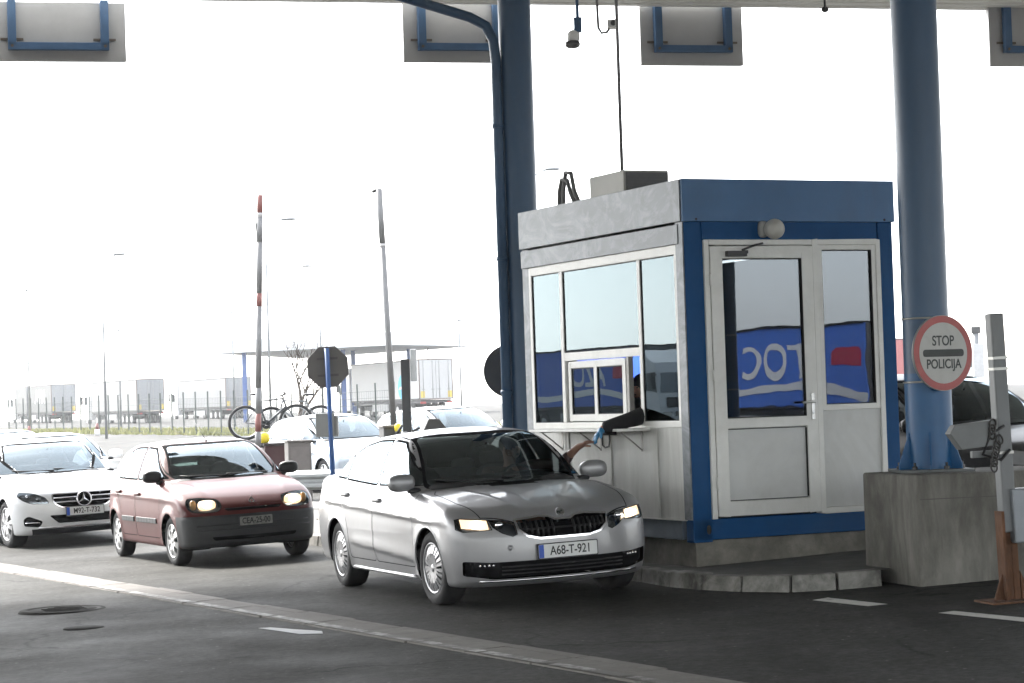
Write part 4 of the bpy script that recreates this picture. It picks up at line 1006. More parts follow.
# --- lane side
m = MB(); wall(m, 'x', .034, (.11, BL - .12), [(.14, 3.23, 1.0, 2.62)], .17, 2.64); m.build('lane_wall', WALLW, B)
for y_ in (.62, 1.55, 2.45): MB().box((-.004, y_, .585), (.012, .030, .83)).build('wall_joint', WALLW, B, .003)
m = MB()
for y_ in (.35, 1.05, 2.0, 2.9): m.box((-.014, y_, .178), (.05, .9 if y_ > .5 else .5, .008))
m.build('flashing', mat('bright_flashing', (.62, .62, .6), .5, .2, .1), B)
fr = MB()
for (y0, y1, z0, z1) in ((.13, .18, 1.0, 2.62), (3.18, 3.24, 1.0, 2.62), (.18, 3.18, 2.54, 2.62), (.18, 3.18, 1.0, 1.06), (.84, .90, 1.06, 2.54), (2.47, 2.54, 1.06, 2.54), (.90, 2.47, 1.66, 1.74)): fr.box((.012, (y0 + y1) / 2, (z0 + z1) / 2), (.036, y1 - y0, z1 - z0))
fro = fr.build('window_frame', UPVC, B, .005)
def fixed(y0, y1, z0, z1):
    gm = MB(); gm.box((.012, (y0 + y1) / 2, (z0 + z1) / 2), (.006, y1 - y0, z1 - z0)); gm.build('pane', FILMGL, fro)
    sm = MB(); w = .008
    for (a, b, c_, e) in ((y0, y0 + w, z0, z1), (y1 - w, y1, z0, z1), (y0 + w, y1 - w, z0, z0 + w), (y0 + w, y1 - w, z1 - w, z1)): sm.box((.006, (a + b) / 2, (c_ + e) / 2), (.010, b - a, e - c_))
    sm.build('seal', SEALM, fro)
fixed(.18, .84, 1.06, 2.54); fixed(2.54, 3.18, 1.06, 2.54); fixed(.90, 2.47, 1.74, 2.54)
for (y0, y1, px) in ((1.14, 1.80, -.012), (1.72, 2.44, .03)): pane(B, 'sliding_sash', 'x', px, y0, y1, 1.07, 1.65, FILMGL, UPVC, .065, .035)
m = MB(); m.box((-.012, 1.085, 1.36), (.05, .05, .60)); m.build('jamb', mat('jamb_grey', (.30, .29, .27), .5), B, .004)
# counter shelf on brackets
sh_ = MB().prism([(.0, .74), (-.20, .70), (-.30, .80), (-.31, 2.70), (.0, 2.78)], .975, 1.0).build('counter_shelf', UPVC, B, .004)
for y_ in (.88, 1.72, 2.55):
    b = MB(); b.box((-.02, y_, .88), (.006, .03, .19)); b.box((-.14, y_, .970), (.24, .03, .008)); b.tube([(-.022, y_, .80), (-.12, y_, .88), (-.235, y_, .965)], .007, 6); b.build('shelf_bracket', mat('bracket_grey', (.28, .27, .25), .5, .3), B)
MB().tube([(-.06, 1.45, .96), (-.06, 1.45, .88), (-.06, 1.47, .83), (-.06, 1.55, .82), (-.06, 1.60, .84), (-.06, 1.61, .96)], .009, 8).build('stamp_hook', mat('closer_dark', (.06, .06, .062), .5), B)
MB().box((-.10, 1.42, .955), (.14, .12, .035)).build('document_tray', mat('tray_dark', (.05, .05, .055), .6), B, .004)
# desk inside
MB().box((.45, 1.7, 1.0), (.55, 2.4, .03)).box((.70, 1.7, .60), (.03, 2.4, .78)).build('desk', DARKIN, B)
# air conditioner on the roof
ac = empty('air_conditioner', Matrix.Translation((BC.x, BC.y, BZ)) @ Matrix.Rotation(HB, 4, 'Z') @ Vector((.95, 1.10, 2.886)), HB, 'grey air conditioner box on the booth roof with looped hoses', 'air conditioner')
ac.location = Matrix.Translation((BC.x, BC.y, BZ)) @ Matrix.Rotation(HB, 4, 'Z') @ Vector((.33, 1.18, 2.886))
MB().box((0, .45, .30), (.48, .72, .46)).build('housing', mat('ac_grey', (.40, .40, .37), .6, 0, .08, 3), ac, .012)
MB().box((.0, .45, .035), (.40, .8, .07)).build('feet', BLACK(), ac)
gm = MB(); gm.box((0, .083, .30), (.44, .012, .42))
for i in range(14): gm.box((0, .073, .10 + .029 * i), (.42, .012, .010))
gm.build('side_grille', mat('ac_dark', (.13, .13, .13), .6, .2), ac)
for k, (dx, hgt) in enumerate(((0, .60), (.09, .54))):
    MB().tube([(-.27, .9 + dx, .20), (-.30, 1.02 + dx, .42), (-.30, 1.08 + dx, hgt), (-.30, 1.20 + dx, hgt + .02), (-.30, 1.26 + dx, .45), (-.30, 1.30 + dx, .0)], .022, 8).build('hose', mat('hose_grey', (.16, .16, .16), .7), ac)
# ------------------------------------------------------------------ canopy, columns, boards
CZ = 7.35
def dist_for(px, py, z):
    v = _fw + _R * (px - 512) / FPX - _U * (py - 341.5) / FPX; return (z - EYE) / (v[2] / v[1])
PL = at(150, 0.5, dist_for(150, .5, CZ)); PR = at(1024, 11, dist_for(1024, 11, CZ))
ce = Vector((PR.x - PL.x, PR.y - PL.y)).normalized(); cn = Vector((ce.y, -ce.x))       # cn towards the camera
mid = Vector((PL.x, PL.y)) + ce * 8
CSHEET = mat('canopy_sheet', (.74, .74, .71), .5, .1, .06, .6, dirt=(.6, .59, .56), dscale=.5, damount=.4)
prof = []; u = 0.
while u < 46:
    prof += [(u, 0), (u + .15, 0), (u + .18, .035), (u + .24, .035), (u + .27, 0)]; u += .30
canopy = empty('canopy', (mid.x, mid.y, CZ), 0, 'large flat metal canopy roofing the border lanes overhead', 'canopy')
m = MB(); e0, e1 = -42, 30; vs = []
for (u, dz) in prof:
    for e in (e0, e1): p = ce * e + cn * u; vs.append((p.x, p.y, dz))
m.add(vs, [(2 * i, 2 * i + 1, 2 * i + 3, 2 * i + 2) for i in range(len(prof) - 1)]); m.build('soffit', CSHEET, canopy)
m = MB(); U = prof[-1][0]
q = [ce * e0 - cn * .02, ce * e1 - cn * .02, ce * e1 + cn * U, ce * e0 + cn * U]
m.prism([(p.x, p.y) for p in q], .06, .75); m.build('deck', mat('canopy_edge', (.42, .42, .40), .5, .1), canopy)
CBLUE = mat('column_blue', (.045, .098, .18), .42, .0, .10, 1.5, dirt=(.10, .13, .17), dscale=1.2, damount=.45, stretch=(1, 1, .3))
CBLUE_L = mat('column_blue_lit', (.012, .095, .24), .4, 0, .10, 3, dirt=(.03, .11, .2), dscale=2)  # reflected light on the lower column, put into a brighter blue
m = MB()
for e in (-36, -27, -18, -9, 0, 9, 18, 27):
    a = ce * e + cn * 5; b = ce * e + cn * (U - 1); m.box(((a.x + b.x) / 2, (a.y + b.y) / 2, -.10), ((b - a).length, .22, .2), None, (0, 0, math.atan2(cn.y, cn.x)))
    m_ = m.build('beam', CSHEET, canopy); m = MB()
def column(px, py, d, r, z0, label):
    p = at(px, py, d); c = empty('canopy_column', (p.x, p.y, z0), 0, label, 'column', 'round blue columns carrying the canopy')
    MB().cyl((0, 0, 0), (0, 0, CZ - z0), r, n=40, caps=False).build('shaft', CBLUE, c); return c
c1 = column(528, 430, 26.0, .186, gz(0, 26) + .1, 'round blue canopy column behind the booth, beside the downpipe')
MB().prism([(-.3, -.3), (.3, -.3), (.3, .3), (-.3, .3)], 0, .03).build('base_plate', CBLUE, c1)
# downpipe with its bend
p = at(508, 430, 25.9); q = at(491, 30, 25.9); x0 = p.x; z0 = gz(0, 26) + .15
dp = empty('downpipe', (x0, p.y, z0), 0, 'blue rainwater downpipe bending away at the top of the rear column', 'downpipe')
top = q.z - z0
pth = [(0, 0, 0), (0, 0, top - .35), (-.02, 0, top - .12), (-.10, 0, top + .05), (-.28, -.02, top + .15)] + [(-.28 - .31 * i, -.02, top + .15 + .105 * i) for i in range(1, 9)]
MB().tube(pth, .058, 16).build('pipe', CBLUE, dp)
for zz in (1.6, 3.1, 4.6): MB().cyl((0, 0, zz - .02), (0, 0, zz + .02), .068, n=18).box((.09, .05, zz), (.14, .03, .03)).build('pipe_clip', CBLUE, dp)
# concrete block and the front column on it
kb = Vector(onground(921, 587)[:2]); HK = .30; kr = Vector((math.cos(HK), math.sin(HK))); kl = Vector((-math.sin(HK), math.cos(HK)))
KZ = gz(kb.x, kb.y); KH = .90
blk = empty('concrete_block', (kb.x, kb.y, KZ), HK, 'big grey concrete block protecting the column beside the booth', 'concrete block')
BCN = mat('block_concrete', (.185, .178, .158), .88, 0, .34, 3.0, .5, 40, dirt=(.065, .062, .052), dscale=1.3, damount=.95, stretch=(1.6, 1.6, .6))
m = MB(); m.box((.75, .5, KH / 2 - .03), (1.5, 1.0, KH + .06)); m.build('block', BCN, blk, .022, 3)
m = MB()
for x in (.75,): m.box((x, -.002, .70), (1.46, .006, .006))
m.build('shutter_seam', mat('seam_dark', (.10, .097, .088), .9), blk)
cp = at(931, 472, 19.25)
c2 = column(931, 472, 19.25, .192, KZ + KH, 'round blue canopy column standing on the concrete block')
MB().box((0, 0, .012), (.62, .62, .024)).build('base_plate', mat('plate_steel', (.14, .15, .15), .6, .3, .2, 5), c2, .004)
MB().cyl((0, 0, .024), (0, 0, .82), .1935, n=40, caps=False).build('lower_shaft', CBLUE_L, c2)
for zz in (.74, 1.27):
    MB().cyl((0, 0, zz), (0, 0, zz + .016), .199, n=40).build('clamp_band', mat('band_steel', (.40, .40, .38), .4, .7), c2)
for k in range(6):
    a = k * PI / 3 + .35; f = MB(); M = Matrix.Rotation(a, 4, 'Z')
    f.add([M @ Vector(v) for v in ((.19, -.006, .024), (.30, -.006, .024), (.30, -.006, .06), (.19, -.006, .34), (.19, .006, .024), (.30, .006, .024), (.30, .006, .06), (.19, .006, .34))], [(0, 1, 2, 3), (7, 6, 5, 4), (0, 4, 5, 1), (1, 5, 6, 2), (2, 6, 7, 3), (3, 7, 4, 0)]); f.build('gusset', CBLUE_L, c2)
for k in range(6):
    a = k * PI / 3 + .87; MB().cyl((.26 * math.cos(a), .26 * math.sin(a), .024), (.26 * math.cos(a), .26 * math.sin(a), .05), .022, n=6, smooth=False).cyl((.26 * math.cos(a), .26 * math.sin(a), .05), (.26 * math.cos(a), .26 * math.sin(a), .08), .011, n=8).build('bolt', mat('bolt_dark', (.08, .08, .08), .5, .6), c2)
# STOP POLICIJA
sp = at(943, 353, 18.95); SA = .30
sg = empty('stop_sign', sp, 0, 'round red and white police stop sign strapped to the front column', 'sign')
M = frame((0, 0, 0), (math.cos(SA), math.sin(SA) * 1.35, 0), (0, 0, 1))
M = frame((0, 0, 0), (.87, .49, -.0), (0, 0, 1))
MB().prism(circle(.312, 56), -.022, 0, M, True).build('disc', mat('sign_back', (.3, .3, .3), .5, .4), sg)
f_ = MB().prism(circle(.308, 56), .0005, .003, M).build('red_ring', mat('sign_red', (.42, .10, .095), .5, 0, .10, 8, dirt=(.45, .2, .18), dscale=6, damount=.35), sg)
MB().prism(circle(.252, 56), .0035, .0055, M).build('white_face', mat('sign_white', (.50, .50, .48), .5, 0, .05, 5, dirt=(.38, .37, .34), dscale=3), sg)
INK = mat('sign_ink', (.055, .06, .06), .6, 0, .1)
MB().prism(rounded([(-.215, -.030), (.215, -.030), (.215, .030), (-.215, .030)], .028, 5), .006, .0075, M).build('bar', INK, sg)
text_mesh('lettering', 'STOP', .115, M @ Matrix.Translation((0, .098, .0065)), INK, sg, .0008, sx=.84, bold=.002)
text_mesh('lettering', 'POLICIJA', .108, M @ Matrix.Translation((0, -.093, .0065)), INK, sg, .0008, sx=.86, bold=.002)
# lane boards hanging from the far edge, seen from behind
BB = mat('board_back', (.38, .38, .38), .55, .2, .08, 2)
FB = mat('frame_blue', (.05, .11, .21), .45, 0, .1)
for px0, px1, yb, lab in ((-8, 126, 61, 'grey lane board back in blue tube frame, leftmost under the canopy'), (403, 516, 62, 'grey lane board back hanging behind the downpipe and rear column'), (639, 747, 65, 'grey lane board back hanging above the booth'), (986, 1096, 66, 'grey lane board back, rightmost, beyond the front column')):
    e = dist_for((px0 + px1) / 2, 6, CZ) + .25
    a = at(px0, yb, e); b = at(px1, yb, e); wid = b.x - a.x; zb_ = (a.z + b.z) / 2; cx = (a.x + b.x) / 2
    bd = empty('lane_board', (cx, e, zb_), math.atan2(ce.y, ce.x), lab, 'lane board', 'lane boards hanging from the canopy')
    hh = CZ - zb_ + .10; MB().box((0, .06, hh / 2), (wid, .10, hh)).build('board', BB, bd, .006)
    f = MB(); hw = wid * .34
    f.box((-hw, -.05, hh * .62), (.11, .10, hh * .80)); f.box((hw, -.05, hh * .62), (.11, .10, hh * .80)); f.box((0, -.05, hh * .30 - .05), (2 * hw + .11, .10, .10)); f.build('hanger_frame', FB, bd, .006)
    for sgn in (-1, 1): MB().box((sgn * hw, -.01, hh * .30 + .05), (.3, .02, .03)).cyl((sgn * hw, -.11, hh * .3 - .05), (sgn * hw, -.09, hh * .3 - .05), .02, n=8).build('fixing', mat('fixing_grey', (.12, .10, .08), .6), bd)
# cameras under the canopy
d_ = 29.5
a = at(578, 32, d_); cm = empty('dome_camera', a, 0, 'white dome camera on a blue bracket under the canopy', 'camera')
MB().cyl((0, 0, 0.05), (0, 0, CZ - a.z), .022, n=10).box((0, 0, .09), (.10, .10, .19)).build('bracket', FB, cm)
MB().blob((-.06, 0, -.06), (.085, .085, .09), 2.2).cyl((-.02, 0, .04), (-.06, 0, -.02), .03, n=10).build('camera_body', mat('camera_white', (.8, .8, .79), .4), cm)
MB().blob((-.075, -.02, -.16), (.10, .09, .055), 2.4).build('dome', mat('camera_lens', (.12, .12, .12), .2), cm)
a = at(612, 25, d_); cm = empty('security_camera', a, 0, 'small box camera on a curved pipe, right of the dome camera', 'camera')
b = at(597, 12, d_) - a
MB().tube([(b.x, 0, CZ - a.z), (b.x + .005, 0, b.z), (b.x + .01, 0, -.03), (b.x + .05, 0, -.10), (b.x + .12, 0, -.09), (-.02, 0, -.02)], .018, 8).build('bracket', mat('conduit_grey', (.22, .22, .22), .5, .3), cm)
MB().box((0, -.05, 0), (.13, .22, .10)).build('camera_body', MATS['camera_white'], cm, .012)
MB().cyl((.01, -.16, 0), (.01, -.17, 0), .035, n=14).build('lens', MATS['camera_lens'], cm)
a = at(622, 170, 22.0); o = MB().cyl((a.x, a.y, a.z - .3), (a.x, a.y, CZ), .017, n=10).build('conduit', MATS['conduit_grey']); tag(o, 'thin grey conduit dropping from the canopy to the booth roof', 'conduit')
a = at(825, 11, 30.5); o = MB().blob((a.x, a.y, a.z + .02), (.05, .05, .04), 2).cyl((a.x, a.y, a.z), (a.x, a.y, CZ + .03), .015, n=8).build('canopy_lamp', MATS['closer_dark']); tag(o, 'tiny dark fitting under the canopy edge above the booth roof', 'lamp')
# --- post and bracket at the right edge
p0 = onground(1013, 601); hp = 2.14
pr = empty('barrier_post', p0, .22, 'grey steel post with rusty foot at the right edge', 'post')
pr.rotation_euler = (0, -.030, .22)
MB().box((0, 0, 1.32), (.108, .11, 1.62)).build('upper_post', mat('post_grey', (.17, .178, .182), .5, .2, .14, 3, dirt=(.16, .16, .155), dscale=3, stretch=(1, 1, .3)), pr, .012)
RUST = mat('rust', (.13, .062, .032), .85, .1, .4, 9, .5, 60, dirt=(.05, .03, .02), dscale=6, damount=.8, stretch=(1, 1, .4))
m = MB(); m.box((-.062, 0, .34), (.022, .13, .66)); m.box((.035, .03, .26), (.05, .09, .51)); m.box((-.01, .0, .26), (.07, .02, .50))
for s_x in (-1, 1): m.add([(s_x * .07, -.01, .012), (s_x * .15, -.01, .012), (s_x * .07, -.01, .22), (s_x * .07, .01, .012), (s_x * .15, .01, .012), (s_x * .07, .01, .22)], [(0, 1, 2), (5, 4, 3), (0, 3, 4, 1), (1, 4, 5, 2), (2, 5, 3, 0)])
m.build('rusty_foot', RUST, pr, .003)
MB().box((0, 0, .007), (.46, .36, .014)).build('base_plate', RUST, pr)
MB().box((.16, -.03, .63), (.30, .14, .40)).build('junction_box', mat('box_grey', (.24, .26, .28), .5, .3, .12, 3), pr, .012)
for zz in (1.72, 1.80, 1.1): MB().box((0, 0, zz), (.116, .12, .02)).build('band', MATS['band_steel'], pr)
M = frame((-.055, -.05, 1.19), (-1, .0, .045), (0, 0, 1))
arm = MB(); arm.add([M @ Vector(v) for v in ((.02, -.03, -.05), (.02, .16, -.05), (.36, .12, -.05), (.40, .06, -.05), (.31, -.06, -.05), (.20, -.05, -.05), (.02, -.03, .05), (.02, .16, .05), (.36, .12, .05), (.40, .06, .05), (.31, -.06, .05), (.20, -.05, .05))], [(0, 1, 2, 3, 4, 5), (11, 10, 9, 8, 7, 6), (0, 6, 7, 1), (1, 7, 8, 2), (2, 8, 9, 3), (3, 9, 10, 4), (4, 10, 11, 5), (5, 11, 6, 0)])
arm.build('arm_bracket', mat('arm_grey', (.17, .178, .178), .55, .15, .1, 4), pr, .006)
ch = MB(); rc = random.Random(8)
for k in range(9):
    z = 1.32 - .04 * k; c_ = Vector((-.10 + rc.uniform(-.03, .03), -.11, z)); a_ = rc.random() * 3
    ch.tube([c_ + Vector((.026 * math.cos(t), .008 * math.sin(t + a_), .034 * math.sin(t))) for t in np.linspace(0, 2 * PI, 13)], .0075, 6, caps=False)
ch.build('chain', mat('chain_dark', (.06, .058, .055), .5, .6), pr)
MB().tube([(-.02, -.09, 1.30), (-.14, -.10, 1.24), (-.20, -.09, 1.10), (-.06, -.09, 1.05), (.02, -.08, 1.12)], .012, 8).build('cable', BLACK(), pr)
MB().box((-.17, -.04, 1.10), (.20, .05, .05)).build('latch', MATS['arm_grey'], pr, .005)
# ------------------------------------------------------------------ barriers, signs and cars beyond the queue
GREYM = mat('cabinet_grey', (.17, .155, .145), .6, .1, .1, 3, dirt=(.11, .10, .09), dscale=3)
MAROON = mat('cabinet_maroon', (.060, .022, .024), .55, 0, .1, 3)
YEL = mat('yellow_lamp', (.75, .60, .03), .4, 0, .05)
def arm_pole(name, base, tip, r, stripes, label, group):
    o = empty(name, base, 0, label, 'barrier', group); v = Vector(tip) - Vector(base)
    n = len(stripes); pos = 0
    tot = sum(s[1] for s in stripes)
    for k, ln in stripes:
        a = v * (pos / tot); b = v * ((pos + ln) / tot); MB().cyl(a, b, r, n=12).build('arm_segment', {'g': mat('arm_grey_paint', (.20, .20, .20), .5, .2, .1), 'r': mat('arm_red', (.22, .085, .075), .5, 0, .1), 'w': mat('arm_white', (.45, .44, .43), .5, 0, .1)}[k], o); pos += ln
    return o, v
def gpt(px, d, dx=0):
    """a point of the ground at depth d under a column of the picture"""
    p = at(px, 420, d); return Vector((p.x, p.y, gz(p.x, p.y)))
# left barrier
c = gpt(272, 42); b = empty('barrier_cabinet', c, .35, 'dark maroon barrier cabinet behind the red hatchback, foot of the red and grey raised arm', 'barrier cabinet')
MB().box((0, 0, .5), (.40, .40, 1.0)).build('housing', MAROON, b, .02); MB().box((0, 0, 1.02), (.44, .44, .05)).build('lid', mat('cabinet_lid', (.04, .03, .03), .5), b, .01)
o = empty('warning_lamp', at(264, 443, 41.9), 0, 'yellow warning lamp on the maroon barrier cabinet', 'lamp'); MB().cyl((0, 0, -.08), (0, 0, .0), .09, n=14).build('lamp_base', BLACK(), o); MB().blob((0, 0, .09), (.11, .11, .11), 2.4).build('lens', YEL, o)
o, v = arm_pole('raised_barrier', at(258, 447, 41.5), at(260, 195, 41.5), .055, [('g', .3), ('r', .35), ('g', .5), ('g', 1.6), ('r', .25), ('g', 1.0), ('g', .5), ('w', .08), ('r', .35)], 'raised red and grey barrier arm standing upright behind the red hatchback', 'raised barrier arms')
MB().tube([v, v + Vector((-.12, 0, -.04)), v + Vector((-.10, 0, -.25)), v + Vector((-.05, 0, -1.3))], .012, 6).build('tip_strap', BLACK(), o)
c = gpt(297, 41); b = empty('control_cabinet', c, .30, 'brownish grey control cabinet right of the maroon barrier cabinet', 'cabinet')
MB().box((0, 0, .52), (.42, .34, 1.08)).build('housing', GREYM, b, .015); MB().box((0, -.176, .52), (.34, .006, .9)).build('door', mat('cabinet_grey_door', (.19, .17, .16), .6), b, .003); MB().box((0, 0, 1.07), (.46, .38, .03)).build('lid', GREYM, b, .008)
# right barrier
c = gpt(388, 41); b = empty('barrier_cabinet', c, .35, 'dark grey barrier cabinet left of the dark slim post behind the silver sedan roof', 'barrier cabinet')
MB().box((0, 0, .6), (.26, .30, 1.22)).build('housing', mat('cabinet_dark', (.06, .058, .056), .55), b, .015)
MB().box((0, 0, 1.23), (.30, .34, .04)).build('lid', GREYM, b, .008)
o = empty('warning_lamp', at(398, 428, 40.8), 0, 'yellow warning lamp beside the grey barrier cabinet above the silver sedan', 'lamp'); MB().blob((0, 0, 0), (.065, .07, .085), 2.4).build('lens', YEL, o); MB().cyl((0, 0, -.16), (0, 0, -.06), .06, n=12).build('lamp_base', BLACK(), o)
o, v = arm_pole('raised_barrier', at(394, 430, 41.6), at(379, 189, 41.6), .058, [('g', 5), ('w', .1), ('g', 1.5)], 'raised plain grey barrier arm leaning slightly left above the silver sedan', 'raised barrier arms')
MB().tube([v, v + Vector((-.13, 0, -.05))], .03, 6).build('tip_strap', BLACK(), o)
a = at(431, 426, 38); g_ = gpt(431, 38); o = empty('barrier_motor', g_, .3, 'dark wedge shaped barrier motor housing with cables behind the silver sedan roof', 'barrier motor')
M = Matrix.Translation((0, 0, a.z - g_.z)); MB().prism([(-.20, -.13), (.20, -.13), (.24, -.06), (.10, .12), (-.08, .12)], -.15, .15, M @ Matrix.Rotation(PI / 2, 4, 'X')).build('housing', mat('motor_dark', (.05, .048, .046), .55), o, .015)
MB().box((0, 0, (a.z - g_.z) / 2 - .06), (.14, .14, a.z - g_.z - .12)).build('pedestal', MATS['motor_dark'], o)
MB().tube([M @ Vector(p) for p in ((-.2, 0, -.02), (-.32, 0, -.08), (-.36, 0, .05), (-.5, 0, .02), (-.58, 0, -.1))], .022, 8).build('cable', BLACK(), o)
# slim dark post
c = gpt(407, 36); o = empty('lane_post', c, 0, 'slim dark grey square post with a pale box at its top', 'post'); p = at(406.5, 359, 36); MB().box((0, 0, (p.z - c.z) / 2), (.14, .14, p.z - c.z)).build('post', mat('post_dark', (.055, .057, .06), .5, .3, .1, 3), o, .01)
MB().box((.13, .02, p.z - c.z - .10), (.10, .12, .5)).build('reader_box', mat('reader_pale', (.6, .62, .63), .5), o, .01)
# octagonal sign from behind on its blue post
c = gpt(332, 33); p = at(327.5, 367, 33); o = empty('octagon_sign', c, 0, 'octagonal road sign seen from its bare grey back on a blue post', 'sign'); hz = p.z - c.z
v = Vector((p.x - c.x, 0, hz)); ax = v.normalized()
MB().cyl((0, 0, 0), v * 1.12, .036, n=14).build('post', mat('post_blue', (.03, .10, .30), .45, 0, .1), o)
M = frame(v + Vector((0, .05, 0)), (1, .1, .03), (0, 0, 1)); oc = circle(.318, 8, (0, 0), PI / 8); MB().prism(oc, -.012, .012, M).build('sign_plate', mat('sign_back_grey', (.13, .125, .12), .55, .3, .08, 4), o, .004)
M2 = frame(v + Vector((0, .02, 0)), (1, .1, .03), (0, 0, 1)); MB().box((0, 0, 0), (.055, .58, .02), M2).box((0, .12, .0), (.30, .035, .018), M2).box((0, -.12, .0), (.30, .035, .018), M2).build('sign_rail', mat('rail_dark', (.085, .082, .08), .5, .3), o)
q = at(325, 425, 33) - c; b = MB().box((q.x, .06, q.z), (.27, .16, .34)).build('meter_box', mat('meter_grey', (.27, .28, .28), .55, .1, .08, 4), o, .012); MB().box((q.x + .16, .08, q.z - .02), (.05, .14, .30)).build('side_box', MATS['meter_grey'], b, .01)
# round sign from behind
c = gpt(511, 27.4); p = at(510, 371, 27.4); o = empty('round_sign', c, 0, 'round road sign seen from its dark back, half behind the blue downpipe', 'sign'); v = p - c
MB().cyl((0, 0, 0), (v.x, 0, v.z + .2), .034, n=12).build('post', mat('post_dark', (.055, .057, .06)), o); M = frame(v + Vector((0, .05, 0)), (1, .12, 0), (0, 0, 1)); MB().prism(circle(.318, 48), -.012, .012, M).build('sign_plate', mat('sign_back_dark', (.05, .05, .052), .5, .3, .08, 4), o, .003)
MB().box(v + Vector((-.02, -.03, .22)), (.10, .08, .24)).build('bracket_box', mat('reader_pale', (.6, .62, .63)), o, .008)
# crash barrier along the next lane
gr = empty('crash_barrier', gpt(300, 34.5), 0, 'grey steel crash barrier rail between the hatchback and the silver sedan', 'crash barrier')
b0 = gpt(283, 35.5) - gr.location; b1 = gpt(470, 33.2) - gr.location; dirv = (b1 - b0).normalized(); m = MB(); prof_ = [(0, .42), (.05, .46), (.05, .50), (0, .54), (0, .58), (.05, .62), (.05, .66), (0, .72)]
nrm = Vector((dirv.y, -dirv.x, 0)); vs = []
for e in (b0, b1):
    for (dx, z) in prof_: vs.append(e + nrm * dx + Vector((0, 0, z)))
m.add(vs, [(i, i + 1, 9 + i, 8 + i) for i in range(7)]); o = m.build('rail', mat('rail_galv', (.30, .31, .31), .45, .5, .12, 3), gr); s_ = o.modifiers.new('t', 'SOLIDIFY'); s_.thickness = .008
for t in (.06, .4, .75): p = b0 + (b1 - b0) * t; MB().box((p.x, p.y + .1, .34), (.10, .12, .76)).build('post', MATS['rail_galv'], gr)

# plain cars of the other lanes
def plain_car(S, h, pm, gl, label, name, cat='car', group='cars in the lanes beyond'):
    root = empty(name, (0, 0, 0), 0, label, cat, group); sh = Shell(S, h)
    glazing(sh, root, S, None, None, None); doors(sh, S); arches(sh, S)
    for p in both(S['lampp']): sh.cut(p, 'x', 'lamp', FRONT)
    sh.cut(S['grillp'], 'x', 'grille', FRONT); sh.cut(S['intp'], 'x', 'intake', FRONT)
    sh.seal(); sh.part('body', 'body', pm, root); sh.part('trim', 'window_trim', SEALS(), root); sh.part('windscreen', 'windscreen', gl, root); sh.part('rear_screen', 'rear_window', gl, root)
    sh.part('grille', 'grille', mat('grille_black', (.012, .012, .013)), root, 0, -.02); sh.part('intake', 'lower_intake', mat('grille_black', (.012, .012, .013)), root, 0, -.02)
    split_doors(sh, root, S, pm, gl, pm)
    for sg in (-1, 1): sh.part('lamp', 'headlight', mat('lamp_silver', (.55, .56, .58), .12, .7, .1, 12), root, sg)
    mirror(root, S['mir'][0], S['mir'][1], S['mir'][2], pm, -1); mirror(root, S['mir'][0], S['mir'][1], S['mir'][2], pm, 1)
    put_wheels(root, S, 'white_saloon'); liners(root, S); interior(root, S)
    return root
